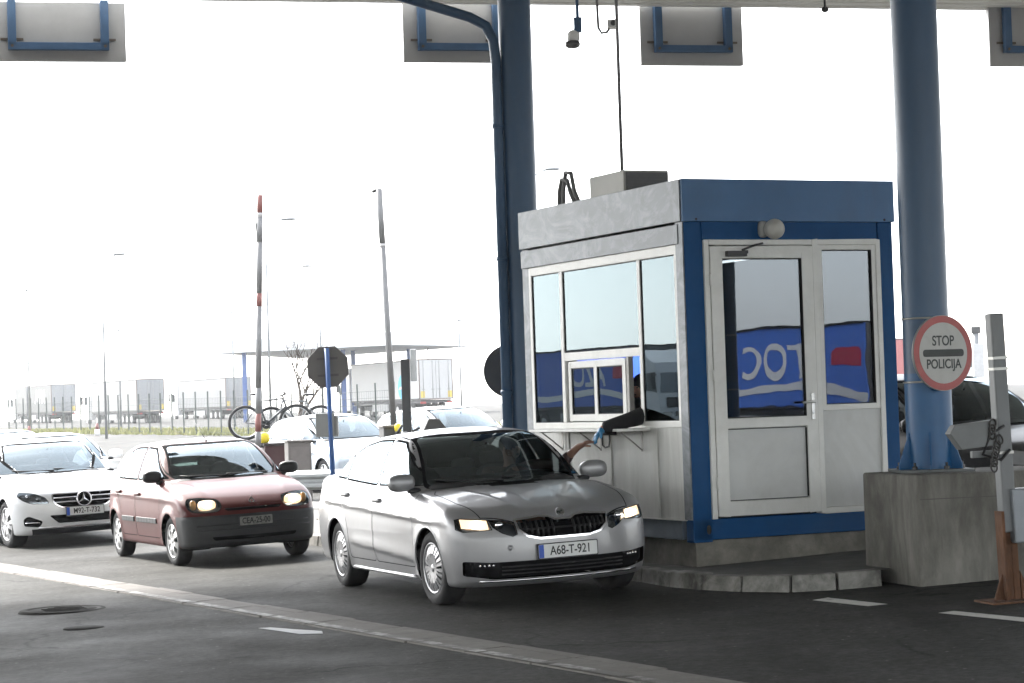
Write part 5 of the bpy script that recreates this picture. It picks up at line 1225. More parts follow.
HATCH = dict(wb=2.62, rw=.325, ra=.355, wy=.75, flare=.012, box=(-3.55, .95, .90, 1.58), xc=-1.7, crown=.05, ks=.08, kf=.12, kg=.05, gs=.10, rc=.04, fp=.30, fpe=2.5, rp=.25, rpe=2.6,
    W=[(.9, .80), (.5, .86), (0, .885), (-1.2, .89), (-2.6, .885), (-3.1, .85), (-3.5, .80)], s=[(.1, .94), (.25, .97), (.55, 1.0), (.72, .993), (.88, .968), (1.0, .94), (1.1, .90)],
    zt=[(.9, .68), (.75, .76), (.5, .84), (.1, .93), (-.25, .99), (-1.2, 1.0), (-2.6, 1.04), (-3.5, 1.04)], zg=[(0, .82), (-.22, .98), (-.55, 1.18), (-.85, 1.33), (-1.1, 1.42), (-1.4, 1.47), (-1.9, 1.49), (-2.6, 1.46), (-2.95, 1.40), (-3.15, 1.25), (-3.42, .95)],
    gw=[(.6, .87), (1.0, .82), (1.15, .765), (1.3, .69), (1.42, .61), (1.49, .53)], gp=[(.2, .86), (-.4, .95), (-1.0, .99), (-1.8, 1.0), (-2.7, .97), (-3.4, .93)],
    xf=[(.1, .74), (.2, .82), (.35, .86), (.55, .855), (.68, .82), (.76, .74), (.9, .6)], xr=[(.1, -3.3), (.3, -3.44), (.6, -3.46), (1.0, -3.38), (1.1, -3.3)], zb=[(1, .2), (-2.5, .21), (-3.5, .28)], lines=[(.4, .74, -3.2, .84, .012, .09)],
    ws=[(-.67, 1.02), (.67, 1.02), (.54, 1.41), (-.54, 1.41)], rs=[(-.58, 1.08), (.58, 1.08), (.5, 1.38), (-.5, 1.38)],
    doors=[('front_door', [(-.45, .3), (-.4, .98), (-.65, 1.13), (-1.15, 1.38), (-1.58, 1.44), (-1.52, .95), (-1.5, .3)]), ('rear_door', [(-1.52, .3), (-1.54, .95), (-1.6, 1.44), (-2.1, 1.435), (-2.4, 1.40), (-2.55, 1.05), (-2.4, .75), (-2.22, .55), (-2.2, .3)])],
    wins=[('fw', [(-.52, 1.03), (-.75, 1.15), (-1.18, 1.35), (-1.54, 1.40), (-1.49, 1.03)]), ('rw', [(-1.57, 1.03), (-1.62, 1.40), (-2.1, 1.395), (-2.36, 1.36), (-2.47, 1.06)]), ('qw', [(-2.53, 1.06), (-2.43, 1.35), (-2.75, 1.30), (-2.92, 1.12), (-2.92, 1.08)])],
    wdoor=[('fw', 'front_door'), ('rw', 'rear_door'), ('qw', None)], handles={'front_door': (-1.4, .90), 'rear_door': (-2.3, .92)}, mir=(-.55, .80, 1.03),
    lampp=rounded([(.42, .66), (.50, .73), (.74, .79), (.80, .74), (.76, .66), (.60, .62)], .03), grillp=rounded([(-.36, .72), (.36, .72), (.30, .64), (-.30, .64)], .02), intp=rounded([(-.5, .42), (.5, .42), (.44, .28), (-.44, .28)], .03),
    int=dict(x=-1.5, rx=-2.35, dx=-.6, dzz=.95, mx=-.9, mz=1.30))
SUV = dict(HATCH); SUV.update(wb=2.70, rw=.365, ra=.41, wy=.79, box=(-3.75, 1.0, .96, 1.82), ks=.10, crown=.06,
    W=[(.9, .84), (.5, .90), (0, .925), (-1.2, .93), (-2.7, .925), (-3.3, .89), (-3.7, .84)], s=[(.1, .94), (.3, .97), (.65, 1.0), (.85, .993), (1.0, .968), (1.12, .94), (1.25, .90)],
    zt=[(.9, .85), (.8, .93), (.5, 1.0), (.1, 1.06), (-.3, 1.11), (-1.2, 1.12), (-2.6, 1.15), (-3.7, 1.15)], zg=[(0, .95), (-.28, 1.10), (-.6, 1.32), (-.9, 1.50), (-1.15, 1.60), (-1.45, 1.655), (-2.0, 1.685), (-2.8, 1.66), (-3.2, 1.58), (-3.4, 1.38), (-3.65, 1.0)],
    gw=[(.6, .90), (1.1, .86), (1.3, .80), (1.45, .73), (1.6, .66), (1.7, .58)], xf=[(.1, .70), (.25, .82), (.5, .88), (.75, .87), (.87, .83), (.95, .74)], xr=[(.1, -3.5), (.35, -3.64), (.7, -3.66), (1.1, -3.6), (1.2, -3.5)], zb=[(1, .28), (-3.7, .32)], lines=[(.4, .88, -3.3, .97, .012, .09)],
    ws=[(-.71, 1.14), (.71, 1.14), (.60, 1.60), (-.60, 1.60)], rs=[(-.6, 1.2), (.6, 1.2), (.52, 1.56), (-.52, 1.56)],
    doors=[('front_door', [(-.45, .38), (-.42, 1.1), (-.72, 1.28), (-1.2, 1.56), (-1.62, 1.62), (-1.55, 1.05), (-1.53, .38)]), ('rear_door', [(-1.55, .38), (-1.57, 1.05), (-1.64, 1.62), (-2.2, 1.62), (-2.55, 1.58), (-2.68, 1.15), (-2.45, .8), (-2.28, .6), (-2.25, .38)])],
    wins=[('fw', [(-.55, 1.15), (-.82, 1.31), (-1.22, 1.53), (-1.58, 1.58), (-1.52, 1.15)]), ('rw', [(-1.60, 1.15), (-1.66, 1.58), (-2.2, 1.575), (-2.50, 1.54), (-2.60, 1.17)]), ('qw', [(-2.66, 1.17), (-2.57, 1.53), (-3.0, 1.48), (-3.16, 1.26), (-3.16, 1.19)])],
    handles={'front_door': (-1.43, 1.0), 'rear_door': (-2.42, 1.02)}, mir=(-.58, .84, 1.15),
    lampp=rounded([(.46, .80), (.55, .88), (.80, .94), (.84, .86), (.78, .79), (.62, .77)], .03), grillp=rounded([(-.42, .87), (.42, .87), (.36, .66), (-.36, .66)], .03), intp=rounded([(-.55, .5), (.55, .5), (.5, .36), (-.5, .36)], .03),
    int=dict(x=-1.55, rx=-2.4, dx=-.65, dzz=1.06, mx=-.95, mz=1.46, dz=.14))
GB = glass('car_glass_blue', (.60, .66, .72), .08, 1.55); GD = glass('car_glass_dark', (.25, .25, .26), .02, 1.4)
P_BLUE = paint('iceblue_paint', (.50, .56, .62), .35, .32, .9); P_WHITE = paint('white_paint', (.74, .75, .76)); P_GREY = paint('grey_paint', (.30, .33, .36), .5, .32, .9); P_DARK = paint('anthracite_paint', (.030, .031, .033), .2, .5, .15); P_BG = paint('slate_paint', (.20, .26, .33), .5, .32, .9)
hc = plain_car(HATCH, .04, P_BLUE, GB, 'pale ice blue hatchback beyond the octagonal sign, bicycles behind it', 'hatchback_car')
def setc(root, pm):
    for o in [root] + list(root.children_recursive):
        if o.type == 'MESH' and o.name.split('.')[0] in ('body', 'door', 'handle', 'wing_mirror'):
            o.material_slots[0].link = 'OBJECT'; o.material_slots[0].material = pm
CARS = [(hc, None, 364, 44, .50), (None, P_WHITE, 487, 46, .62), (None, P_WHITE, 76, 39.5, .50), (None, P_GREY, 28, 50, .55), (None, P_BG, -20, 42, .50)]
LAB = ['', 'white car half hidden behind the silver sedan roof, left of the downpipe', 'white car right behind the white saloon with its side mirror showing', 'grey car whose roof shows above the white saloon windscreen', 'slate blue car cut by the left edge of the picture']
for i, (r, pm, px, d, h) in enumerate(CARS):
    if r is None: r = copy_tree(hc); setc(r, pm); r['label'] = LAB[i]
    p = gpt(px, d); place_car(r, p.x, p.y, h)
suv = plain_car(SUV, .035, P_DARK, GD, 'dark sport utility car beyond the concrete block at the right edge', 'sport_utility_car'); place_car(suv, 5.05, 22.6, .50)

# bicycles on a rack behind the ice blue car
def bicycle(label, frame_m):
    r = empty('bicycle', (0, 0, 0), 0, label, 'bicycle', 'bicycles on the car rack'); R = .335; wb = 1.06; TY = RUBBER(); AL = mat('alloy', (.45, .45, .46), .35, .8, .05)
    for x in (0, wb):
        w = MB(); w.tube([(x + R * math.cos(a), 0, R + .02 + R * math.sin(a)) for a in np.linspace(0, 2 * PI, 41)], .031, 8, caps=False); wo = w.build('wheel', TY, r)
        s = MB(); s.tube([(x + .30 * math.cos(a), 0, R + .02 + .30 * math.sin(a)) for a in np.linspace(0, 2 * PI, 33)], .011, 6, caps=False); s.cyl((x, -.05, R + .02), (x, .05, R + .02), .022, n=10)
        for k in range(18): a = k * PI / 9; s.cyl((x, (-1) ** k * .03, R + .02), (x + .30 * math.cos(a), 0, R + .02 + .30 * math.sin(a)), .003, n=4)
        s.build('rim', AL, wo)
    H = R + .02; bb = (.43, 0, .31); st = (.30, 0, .80); hd = (.80, 0, .84); hl = (.85, 0, .68)
    f = MB()
    for a, b, q in ((bb, st, .017), (st, hd, .017), (bb, hl, .022), (hd, hl, .02), (hl, (.90, 0, .60), .018)): f.cyl(a, b, q, n=10)
    for s in (-1, 1):
        f.cyl((0, s * .06, H), (bb[0], s * .03, bb[2]), .010, n=8); f.cyl((0, s * .06, H), (st[0], s * .02, st[2] - .03), .009, n=8); f.cyl((.90, s * .055, .62), (wb, s * .055, H), .014, n=8)
    f.box((.90, 0, .62), (.05, .13, .05)); f.build('frame', frame_m, r)
    m = MB(); m.cyl(st, (.265, 0, .93), .013, n=8); m.blob((.24, 0, .945), (.13, .065, .03), 2.3); m.build('saddle', BLACK(), r)
    m = MB(); m.cyl(hd, (.785, 0, .92), .016, n=8); m.cyl((.785, 0, .92), (.85, 0, .95), .014, n=8); m.tube([(.80, -.33, .97), (.84, -.15, .955), (.85, 0, .95), (.84, .15, .955), (.80, .33, .97)], .013, 8); m.build('handlebar', BLACK(), r)
    m = MB(); m.lathe([(.03, .045), (.095, .045), (.095, .052), (.03, .052)], 24, Matrix.Translation(bb)); m.box((bb[0] + .06, -.07, bb[2] - .06), (.19, .014, .022), None, (0, PI / 4, 0)); m.box((bb[0] - .06, .07, bb[2] + .06), (.19, .014, .022), None, (0, PI / 4, 0)); m.box((bb[0] + .13, -.11, bb[2] - .13), (.09, .07, .02)); m.box((bb[0] - .13, .11, bb[2] + .13), (.09, .07, .02)); m.build('crankset', BLACK(), r)
    return r
bk = bicycle('dark mountain bicycle on a rack, rear wheel to the left above the hatchback roof', mat('bike_frame', (.05, .055, .06), .4, .3, .05))
bk2 = bicycle('grey bicycle on the rack, saddle beside the octagonal sign', mat('bike_frame_grey', (.16, .17, .18), .4, .3, .05))
for b_, pxa, pxb, d, yb in ((bk, 246, 297, 49.0, 440), (bk2, 321, 276, 49.4, 439)):
    a = at(pxa, yb, d); e = at(pxb, yb - 1, d + .15); v = e - a; b_.location = a; b_.rotation_euler = (0, 0, math.atan2(v.y, v.x)); b_.scale = (1.02,) * 3
a = at(246, 440, 49.0); e = at(321, 439, 49.4); g_ = gpt(284, 49.2); rk_ = empty('bicycle_rack', g_, 0, 'steel bicycle rack standing behind the ice blue car carrying two bicycles', 'rack'); m = MB()
for p in (a, e): m.box((p.x - g_.x, p.y - g_.y, (p.z - g_.z) / 2), (.06, .5, p.z - g_.z))
m.box(((a.x + e.x) / 2 - g_.x, (a.y + e.y) / 2 - g_.y, a.z - g_.z - .04), ((e - a).length, .12, .06)); m.build('rack_frame', mat('rack_grey', (.2, .2, .2), .5, .4), rk_)

# ------------------------------------------------------------------ lorries
def lorry(label, loc, h, col, name='lorry', cabcol=(.70, .70, .70), letters=None, lettercol=(.6, .6, .6), lsize=1.4, lx=-6, disc=None, cab=True, swoosh=False, group='lorries waiting beyond the fence', scale=1., side=-1, doorcol=None):
    r = empty(name, loc, 0, label, 'lorry', group); r.rotation_euler = (0, 0, h - PI / 2); r.scale = (scale,) * 3
    bm_ = mat('trailer_%02d%02d%02d' % tuple(int(c * 99) for c in col), col, .5, 0, .04, .5, dirt=tuple(c * .8 for c in col), dscale=.4, damount=.3)
    t = MB().box((-6.8, 0, 2.60), (13.6, 2.55, 2.80)).build('trailer_body', bm_, r, .03)
    dk = mat('chassis_dark', (.05, .05, .055), .6, .2, .1)
    MB().box((-6.8, 0, 1.06), (13.4, 2.3, .22)).box((-7.5, 0, .75), (3.0, 2.35, .45)).box((-.9, 0, 1.0), (.2, 2.2, .3)).build('chassis', dk, r)
    m = MB(); F = .06
    for y in (-1.25, 1.25): m.box((-13.62, y, 2.6), (.06, .07, 2.82))
    m.box((-13.62, 0, 3.98), (.06, 2.56, .07)); m.box((-13.62, 0, 1.22), (.06, 2.56, .08)); m.build('rear_frame', mat('frame_brown', (.14, .11, .10), .6), r)
    for s in (-1, 1):
        d_o = MB().box((-13.62, s * .61, 2.6), (.04, 1.18, 2.66)).build('rear_door', mat('rear_door_grey', doorcol, .5, 0, .06) if doorcol else bm_, r)
        m = MB()
        for y in (.25, .95): m.cyl((-13.66, s * y, 1.3), (-13.66, s * y, 3.9), .022, n=8)
        for y in (.25, .95): m.box((-13.67, s * y, 1.9), (.03, .22, .05))
        m.build('lock_bar', mat('lock_grey', (.32, .32, .32), .5, .5), d_o)
        MB().box((-13.63, s * 1.0, .98), (.05, .42, .14)).build('tail_light', mat('tail_red', (.30, .03, .03), .4), r)
        MB().box((-13.665, s * 1.02, 1.55), (.01, .30, .45)).build('hazard_plate', mat('hazard_yellow', (.60, .45, .08), .5), r)
    def wh(x, y):
        e = MB().cyl((x, y - .14, .5), (x, y + .14, .5), .5, n=24).build('wheel', RUBBER(), r); MB().cyl((x, y - .15, .5), (x, y + .15, .5), .27, n=20).build('rim', mat('lorry_rim', (.4, .4, .4), .5, .5), e)
    for x in (-9.3, -10.6, -11.9):
        for s in (-1, 1): wh(x, s * 1.10)
    for s in (-1, 1): MB().box((-5.8, s * 1.2, .72), (3.2, .05, .5)).build('side_guard', mat('guard_grey', (.35, .35, .35), .5), r)
    if cab:
        cm_ = mat('cab_%02d%02d%02d' % tuple(int(c * 99) for c in cabcol), cabcol, .4, 0, .03, coat=.4)
        prof_ = [(.55, .55), (2.75, .55), (2.80, 1.2), (2.72, 1.75), (2.45, 2.75), (2.25, 3.15), (1.2, 3.70), (.55, 3.75)]
        c = MB().prism(prof_, -1.24, 1.24, Matrix.Rotation(PI / 2, 4, 'X')).build('cab', cm_, r, .06, 3)
        M = frame((2.60, 0, 2.25), (0, 1, 0), (-.27, 0, 1)); MB().prism(rounded([(-1.1, -.46), (1.1, -.46), (1.02, .46), (-1.02, .46)], .08), -.02, .025, M).build('windscreen', mat('cab_glass', (.16, .19, .22), .3), c)
        for s in (-1, 1):
            MB().prism(rounded([(1.35, 1.95), (2.52, 1.80), (2.35, 2.70), (1.35, 2.70)], .06), -.01, .012, Matrix.Translation((0, s * 1.245, 0)) @ Matrix.Rotation(PI / 2, 4, 'X')).build('side_window', GD, c)
            MB().box((2.55, s * 1.45, 2.35), (.12, .20, .75)).box((2.5, s * 1.32, 2.6), (.05, .2, .04)).build('wing_mirror', dk, c, .03)
            MB().box((2.80, s * .85, .85), (.05, .45, .22)).build('headlight', mat('lamp_silver', (.55, .56, .58)), c, .02)
            wh(1.75, s * 1.08); wh(-1.3, s * 1.08)
        MB().box((2.80, 0, 1.35), (.04, 1.7, .45)).box((2.80, 0, .85), (.05, 1.0, .2)).build('grille', dk, c, .02)
        MB().box((.35, .5, 1.9), (.1, .12, 2.4)).box((.40, -.3, 1.7), (.2, .8, 1.2)).build('air_lines', dk, r)
    F_ = MB().box((.03, 0, 2.62), (.05, 2.5, 2.70)).build('front_wall', mat('front_wall_grey', (.10, .104, .11), .5, .1, .05), r)
    tr_ = MB()
    for s in (-1, 1): tr_.box((-6.8, s * 1.285, 3.97), (13.5, .03, .09)); tr_.box((-6.8, s * 1.285, 1.24), (13.5, .03, .10))
    tr_.box((-.02, 0, 4.0), (.06, 2.58, .05)); tr_.box((-.02, 0, 1.22), (.06, 2.58, .05)); tr_.box((-13.58, 0, 4.01), (.05, 2.58, .03)); tr_.build('edge_rail', mat('rail_alu', (.016, .017, .018), .5, .3), r)
    if swoosh:
        M = frame((0, side * 1.283, 0), (-side * 1, 0, 0) if side > 0 else (1, 0, 0), (0, 0, 1)); W_ = mat('swoosh_white', (.78, .78, .78), .5, 0, .03); q = [(13.4 * t, 1.75 + .45 * t + .25 * math.sin(2.2 * t * PI)) for t in np.linspace(0, 1, 15)]
        MB().prism(q + [(x, z - .28) for x, z in q][::-1], 0, .008, M).build('swoosh', W_, r)
        MB().prism([(11.4, 2.6), (13.5, 2.2), (13.5, 3.95), (12.4, 3.95)], .0, .009, M).build('pale_corner', W_, r); MB().prism([(.2, 2.5), (1.6, 2.55), (1.5, 3.1), (.2, 3.1)], .0, .009, M).build('red_patch', mat('patch_red', (.5, .04, .08), .5), r)
    if letters:
        M = frame((lx, side * 1.285, 2.75), (-side * 1, 0, 0) if side > 0 else (1, 0, 0), (0, 0, 1))
        text_mesh('lettering', letters, lsize, M, mat('letter_%02d%02d%02d' % tuple(int(c * 99) for c in lettercol), lettercol, .5, 0, .03), r, .004, bold=.03)
    if disc:
        M = frame((disc[0], side * 1.283, disc[1]), (-side * 1, 0, 0) if side > 0 else (1, 0, 0), (0, 0, 1)); cy = mat('logo_cyan', (.05, .50, .72), .5, 0, .03)
        MB().prism(circle(disc[2], 36), 0, .012, M).build('logo', cy, r)
        MB().prism(rounded([(-disc[2] * .9, -.16), (disc[2] * .5, -.06), (disc[2] * .9, .22), (disc[2] * .4, .12), (-disc[2] * .6, .04)], .08), .013, .02, M).build('logo_stripe', mat('logo_white', (.75, .75, .75), .5), r)
    return r
for px, d, h, col, let, lab in ((239, 200, .47, (.15, .155, .16), None, 'white lorry seen from its grey rear, nearest to the far white canopy'), (151, 186, .47, (.155, .16, .165), None, 'white lorry seen from its grey rear, in the middle of the row beyond the fence'), (64, 214, .47, (.034, .039, .041), 'APM', 'grey sided lorry with white letters, leftmost in the row')):
    p = gpt(px, d); fwd = Vector((-math.sin(h), math.cos(h), 0)); q = p + fwd * 12.5
    lorry(lab, (q.x, q.y, p.z - .1), PI + h, col, letters=let, lettercol=(.75, .75, .75), lsize=2.0, lx=-9.5, scale=.92, side=1, doorcol=(.24, .25, .26))
p = gpt(437, 160); fwd = Vector((-math.sin(.42), math.cos(.42), 0)); q = p + fwd * 13.6
lorry('white lorry seen from its double rear doors with a cyan disc on its side', (q.x, q.y, p.z), PI + .42, (.45, .45, .45), disc=(-10.6, 2.1, .95), scale=1.0, side=1)
p = gpt(938, 165); lorry('red lorry far off between the booth and the front column', (p.x, p.y, p.z), 2.0, (.34, .07, .07), cabcol=(.6, .6, .6))
# lorries of the neighbouring lanes that show only in the booth's glass
lorry('blue lorry with white letters, reflected in the booth door glass', (48.9, -6.3, gz(48, -6)), PI + .43 - .12, (.07, .19, .68), cabcol=(.65, .65, .66), letters='TOC', lettercol=(.85, .85, .85), lsize=1.75, lx=-4.7, side=1, swoosh=True, group='lorries reflected in the booth glass')
lorry('blue lorry reflected low in the lane side windows of the booth', (-66, 72, gz(-66, 72)), .43, (.06, .14, .55), cabcol=(.6, .62, .66), letters='AZO', lettercol=(.72, .72, .74), lsize=1.7, lx=-4.2, swoosh=True, group='lorries reflected in the booth glass', side=1)

# ------------------------------------------------------------------ fence, grass, lamps, far canopy, tree
f0 = gpt(395, 98); f1 = gpt(60, 148); fl = (f1 - f0).length; fd = (f1 - f0).normalized(); f1 = f0 + fd * (fl * 1.25); n = 34
fe = empty('wire_fence', f0, 0, 'thin wire mesh fence on dark posts in front of the lorries', 'fence'); PM = mat('post_green_grey', (.07, .085, .08), .6, .3)
wm = MB(); pts = []
for i in range(n):
    p = f0 + (f1 - f0) * i / (n - 1); z = gz(p.x, p.y); q = Vector((p.x, p.y, z)) - f0; pts.append(q); MB().box((q.x, q.y, q.z + 1.15), (.07, .07, 2.3)).build('post', PM, fe)
for z in np.linspace(.15, 1.95, 7): wm.tube([p + Vector((0, 0, z)) for p in pts], .010, 4)
for i in range(n - 1):
    for k in range(1, 8): p = pts[i] + (pts[i + 1] - pts[i]) * k / 8; wm.cyl(p + Vector((0, 0, .1)), p + Vector((0, 0, 1.95)), .006, n=4, caps=False)
wm.build('wire_mesh', PM, fe)
gv = []; gf = []; rg = random.Random(11)
GP = [gpt(-60, 150), gpt(60, 146), gpt(180, 128), gpt(300, 112), gpt(420, 98), gpt(560, 90)]
for i in range(len(GP) - 1):
    for k in range(2600):
        t = rg.random(); p = GP[i] + (GP[i + 1] - GP[i]) * t + Vector((rg.uniform(-1.5, 1.5), rg.uniform(-1, 5), 0)); z = gz(p.x, p.y); a = rg.random() * PI; hgt = rg.uniform(.10, .36); w = rg.uniform(.05, .14)
        d_ = Vector((math.cos(a), math.sin(a), 0)) * w; b = len(gv); p.z = z
        gv += [tuple(p - d_), tuple(p + d_), tuple(p + Vector((rg.uniform(-.12, .12), rg.uniform(-.12, .12), hgt)))]; gf.append((b, b + 1, b + 2))
gm_ = bpy.data.meshes.new('grass'); gm_.from_pydata(gv, [], gf); o = link_mesh('grass', gm_, mat('grass_green', (.24, .25, .09), .8, 0, .3, .8, dirt=(.34, .28, .14), dscale=.6, damount=.7)); tag(o, 'strip of rough yellow green grass below the fence', 'grass', None, 'stuff')
LM = mat('lamp_post_grey', (.20, .21, .22), .5, .3, .05)
def street_lamp(px, ytop, d, arm, label, r=.07, head=.5):
    c = gpt(px, d); p = at(px, ytop, d); o = empty('street_lamp', c, 0, label, 'street lamp', 'street lamps beyond the border lanes'); H = p.z - c.z
    MB().cyl((0, 0, 0), (0, 0, H), r, r * .55, 12).build('pole', LM, o)
    if arm:
        e = at(arm[0], arm[1], d) - c; MB().tube([(0, 0, H - .05), (e.x * .4, 0, H + (e.z - H) * .75), (e.x * .75, 0, e.z)], r * .5, 8).build('arm', LM, o); MB().blob((e.x * .85, 0, e.z), (abs(e.x) * .22 + .1, .16, .07), 2.5).build('lamp_head', LM, o)
    else: MB().box((head * .3, 0, H), (head, .25, .12)).build('lamp_head', LM, o)
for a in ((106, 268, 120, (123, 254), 'tall pale street lamp with arm to the right, above the middle lorry'), (271, 224, 110, (293, 219), 'tall street lamp with upward arm, just right of the striped barrier arm'), (323, 272, 130, (304, 266), 'street lamp with arm to the left above the far canopy roof'), (30, 290, 150, None, 'tall plain lamp pole at far left above the grey lorry'), (28, 343, 170, None, 'short lamp pole at far left beside a taller one'), (121, 330, 150, None, 'small lamp on a pole between two lorries'), (235, 312, 150, None, 'small lamp on a pole left of the far canopy'), (430, 293, 170, None, 'thin lamp pole rising behind the far canopy, left of the camera pole'), (462, 320, 140, None, 'low camera pole left of the blue downpipe'), (540, 176, 95, (556, 169), 'street lamp whose arm peeks out right of the rear column')): street_lamp(*a)
# far canopy
fc = gpt(335, 178); fc_ = empty('far_canopy', fc, 0, 'far white hipped canopy on blue columns in the distance', 'canopy')
ev = [at(212, 357.5, 168) - fc, at(400, 350, 160) - fc, at(476, 338, 172) - fc, at(300, 345, 192) - fc]; zz = at(340, 351, 172).z - fc.z
ev = [Vector((v.x, v.y, zz)) for v in ev]; pk = at(388, 315, 172) - fc; pk0 = pk + (ev[0] - ev[1]) * .25
pk0.z = pk.z - .1
m = MB(); up_ = Vector((0, 0, .9)); e2 = [v + up_ for v in ev]
m.add(ev + e2 + [pk, pk0], [(3, 2, 1, 0), (0, 1, 5, 4), (1, 2, 6, 5), (2, 3, 7, 6), (3, 0, 4, 7), (5, 6, 8), (4, 5, 8, 9), (6, 7, 9, 8), (7, 4, 9)]); m.build('roof', mat('far_roof', (.78, .80, .82), .6, 0, .03), fc_)
for px, d in ((246, 168), (345, 168), (355, 172), (411, 172)): c = gpt(px, d) - fc; MB().box((c.x, c.y, c.z + (zz - c.z) / 2), (.32, .32, zz - c.z)).build('column', mat('far_blue', (.04, .10, .30), .5), fc_)
# bare tree
def bare_tree(px, d, ytop, label, seed):
    c = gpt(px, d); H = at(px, ytop, d).z - c.z; o = empty('bare_tree', c, 0, label, 'tree'); R_ = random.Random(seed); tr = MB(); cr = MB()
    def grow(mb, p, v, L, r, lev):
        q = p + v * L; mb.tube([p, p + v * L * .5 + Vector((R_.uniform(-.06, .06), R_.uniform(-.06, .06), 0)) * L, q], [r, r * .8, r * .6], 6 if lev < 2 else 4, caps=False)
        if lev == 5 or r < .004: return
        for k in range(3 if lev < 4 else 2):
            ax = Vector((R_.uniform(-1, 1), R_.uniform(-1, 1), R_.uniform(-.2, .5))).normalized(); nv = (v + ax * R_.uniform(.35, .75)); nv.z += .18; grow(cr, p + (q - p) * R_.uniform(.6, 1), nv.normalized(), L * R_.uniform(.62, .85), r * .58, lev + 1)
    grow(tr, Vector((0, 0, -.1)), Vector((.05, 0, 1)).normalized(), H * .30, .15, 0); bk_ = mat('bark', (.06, .045, .035), .9, 0, .2, 5); tr.build('trunk', bk_, o); cr.build('crown', bk_, o)
bare_tree(300, 105, 316, 'bare leafless young tree in front of the far canopy', 4)
# traffic delineators and far right mast
for px, py, d in ((29, 431, 130), (97, 431, 132)):
    c = gpt(px, d); o = empty('delineator', c, 0, 'small red and white plastic delineator, %s' % ('left one near the grey lorry' if px < 50 else 'right one near the middle lorry'), 'delineator', 'delineators in front of the fence'); MB().cyl((0, 0, 0), (0, 0, .35), .17, .13, 10).build('base', mat('cone_white', (.7, .7, .7), .5), o); MB().cyl((0, 0, .35), (0, 0, .7), .13, .06, 10).build('top', mat('arm_red', (.22, .085, .075)), o)
c = gpt(979, 75); o = empty('sign_mast', c, 0, 'pale lamp box on a mast far off between the stop sign and the right post', 'mast'); p = at(979, 330, 75) - c; MB().cyl((0, 0, 0), (0, 0, p.z), .10, n=10).build('pole', LM, o); MB().box((0, 0, p.z), (.28, .2, .22)).build('lamp_head', mat('closer_dark', (.06, .06, .062)), o); MB().box((.05, 0, p.z - 1.0), (.35, .2, 1.1)).build('sign_box', mat('pale_box', (.5, .5, .5), .5), o)
# ------------------------------------------------------------------ the driver and the officer, reaching for each other's hand
def figure(name, J, E_, m, root_joint, parent=None, subdiv=2):
    """a body grown as one skin over its joints: J name -> (position, radius)"""
    names = list(J); me = bpy.data.meshes.new(name); me.from_pydata([tuple(J[k][0]) for k in names], [(names.index(a), names.index(b)) for a, b in E_], [])
    bm = bmesh.new(); bm.from_mesh(me); L = bm.verts.layers.skin.verify(); bm.verts.ensure_lookup_table()
    for i, k in enumerate(names):
        r = J[k][1]; bm.verts[i][L].radius = r if isinstance(r, tuple) else (r, r); bm.verts[i][L].use_root = (k == root_joint)
    bm.to_mesh(me); bm.free(); o = link_mesh(name, me, m, parent)
    s = o.modifiers.new('skin', 'SKIN'); s.use_smooth_shade = True; u = o.modifiers.new('sub', 'SUBSURF'); u.levels = u.render_levels = subdiv
    return o
def hand(J, E_, pre, wrist, d, n, curl=.35, k=1.0):
    """palm, four fingers and a thumb from the wrist along d; n is the back of the hand"""
    d = Vector(d).normalized(); n = Vector(n).normalized(); w = d.cross(n).normalized(); n = w.cross(d); W = Vector(J[wrist][0])
    J[pre + 'palm'] = (W + d * .05, (.034, .018)); E_.append((wrist, pre + 'palm'))
    J[pre + 'knuck'] = (W + d * .088, (.038, .014)); E_.append((pre + 'palm', pre + 'knuck'))
    for i, (off, ln) in enumerate(((-.030, .066), (-.010, .076), (.010, .072), (.029, .056))):
        p = W + d * .098 + w * off; a = p + (d * math.cos(curl) - n * math.sin(curl)) * ln * .5; b = a + (d * math.cos(curl * 2.4) - n * math.sin(curl * 2.4)) * ln * .5
        J[pre + 'f%da' % i] = (p, .0095); J[pre + 'f%db' % i] = (a, .0088); J[pre + 'f%dc' % i] = (b, .0075); E_ += [(pre + 'knuck', pre + 'f%da' % i), (pre + 'f%da' % i, pre + 'f%db' % i), (pre + 'f%db' % i, pre + 'f%dc' % i)]
    p = W + d * .045 - w * .036; a = p + (d * .7 - w * .5 - n * .35).normalized() * .036; b = a + (d * .9 - n * .4).normalized() * .03
    J[pre + 't1'] = (p, .012); J[pre + 't2'] = (a, .0105); J[pre + 't3'] = (b, .009); E_ += [(pre + 'palm', pre + 't1'), (pre + 't1', pre + 't2'), (pre + 't2', pre + 't3')]
def head_parts(body, hc, fwd, hair_m, skin_m):
    """nose, ears, eyes, mouth and hair round the head centre"""
    f = Vector(fwd).normalized(); l = Vector((0, 0, 1)).cross(f); R3 = Matrix((f, l, Vector((0, 0, 1)))).transposed(); eu = R3.to_euler()
    P = lambda a, b, c: Vector(hc) + R3 @ Vector((a, b, c))
    MB().blob(P(-.012, 0, .035), (.098, .083, .095), 2.1, 20, None, eu).build('hair', hair_m, body)
    m = MB(); m.blob(P(.098, 0, -.018), (.016, .013, .022), 2, 12, None, eu)
    for s in (-1, 1): m.blob(P(.0, s * .078, -.012), (.016, .008, .028), 2, 12, None, eu)
    m.blob(P(.07, 0, -.035), (.022, .052, .058), 2.2, 16, None, eu); m.build('face', skin_m, body)
    e = MB()
    for s in (-1, 1): e.blob(P(.084, s * .030, .006), (.008, .013, .007), 2, 10, None, eu)
    e.blob(P(.089, 0, -.060), (.006, .022, .005), 2, 10, None, eu); e.build('eyes_and_mouth', mat('eye_dark', (.05, .03, .028), .4), body)
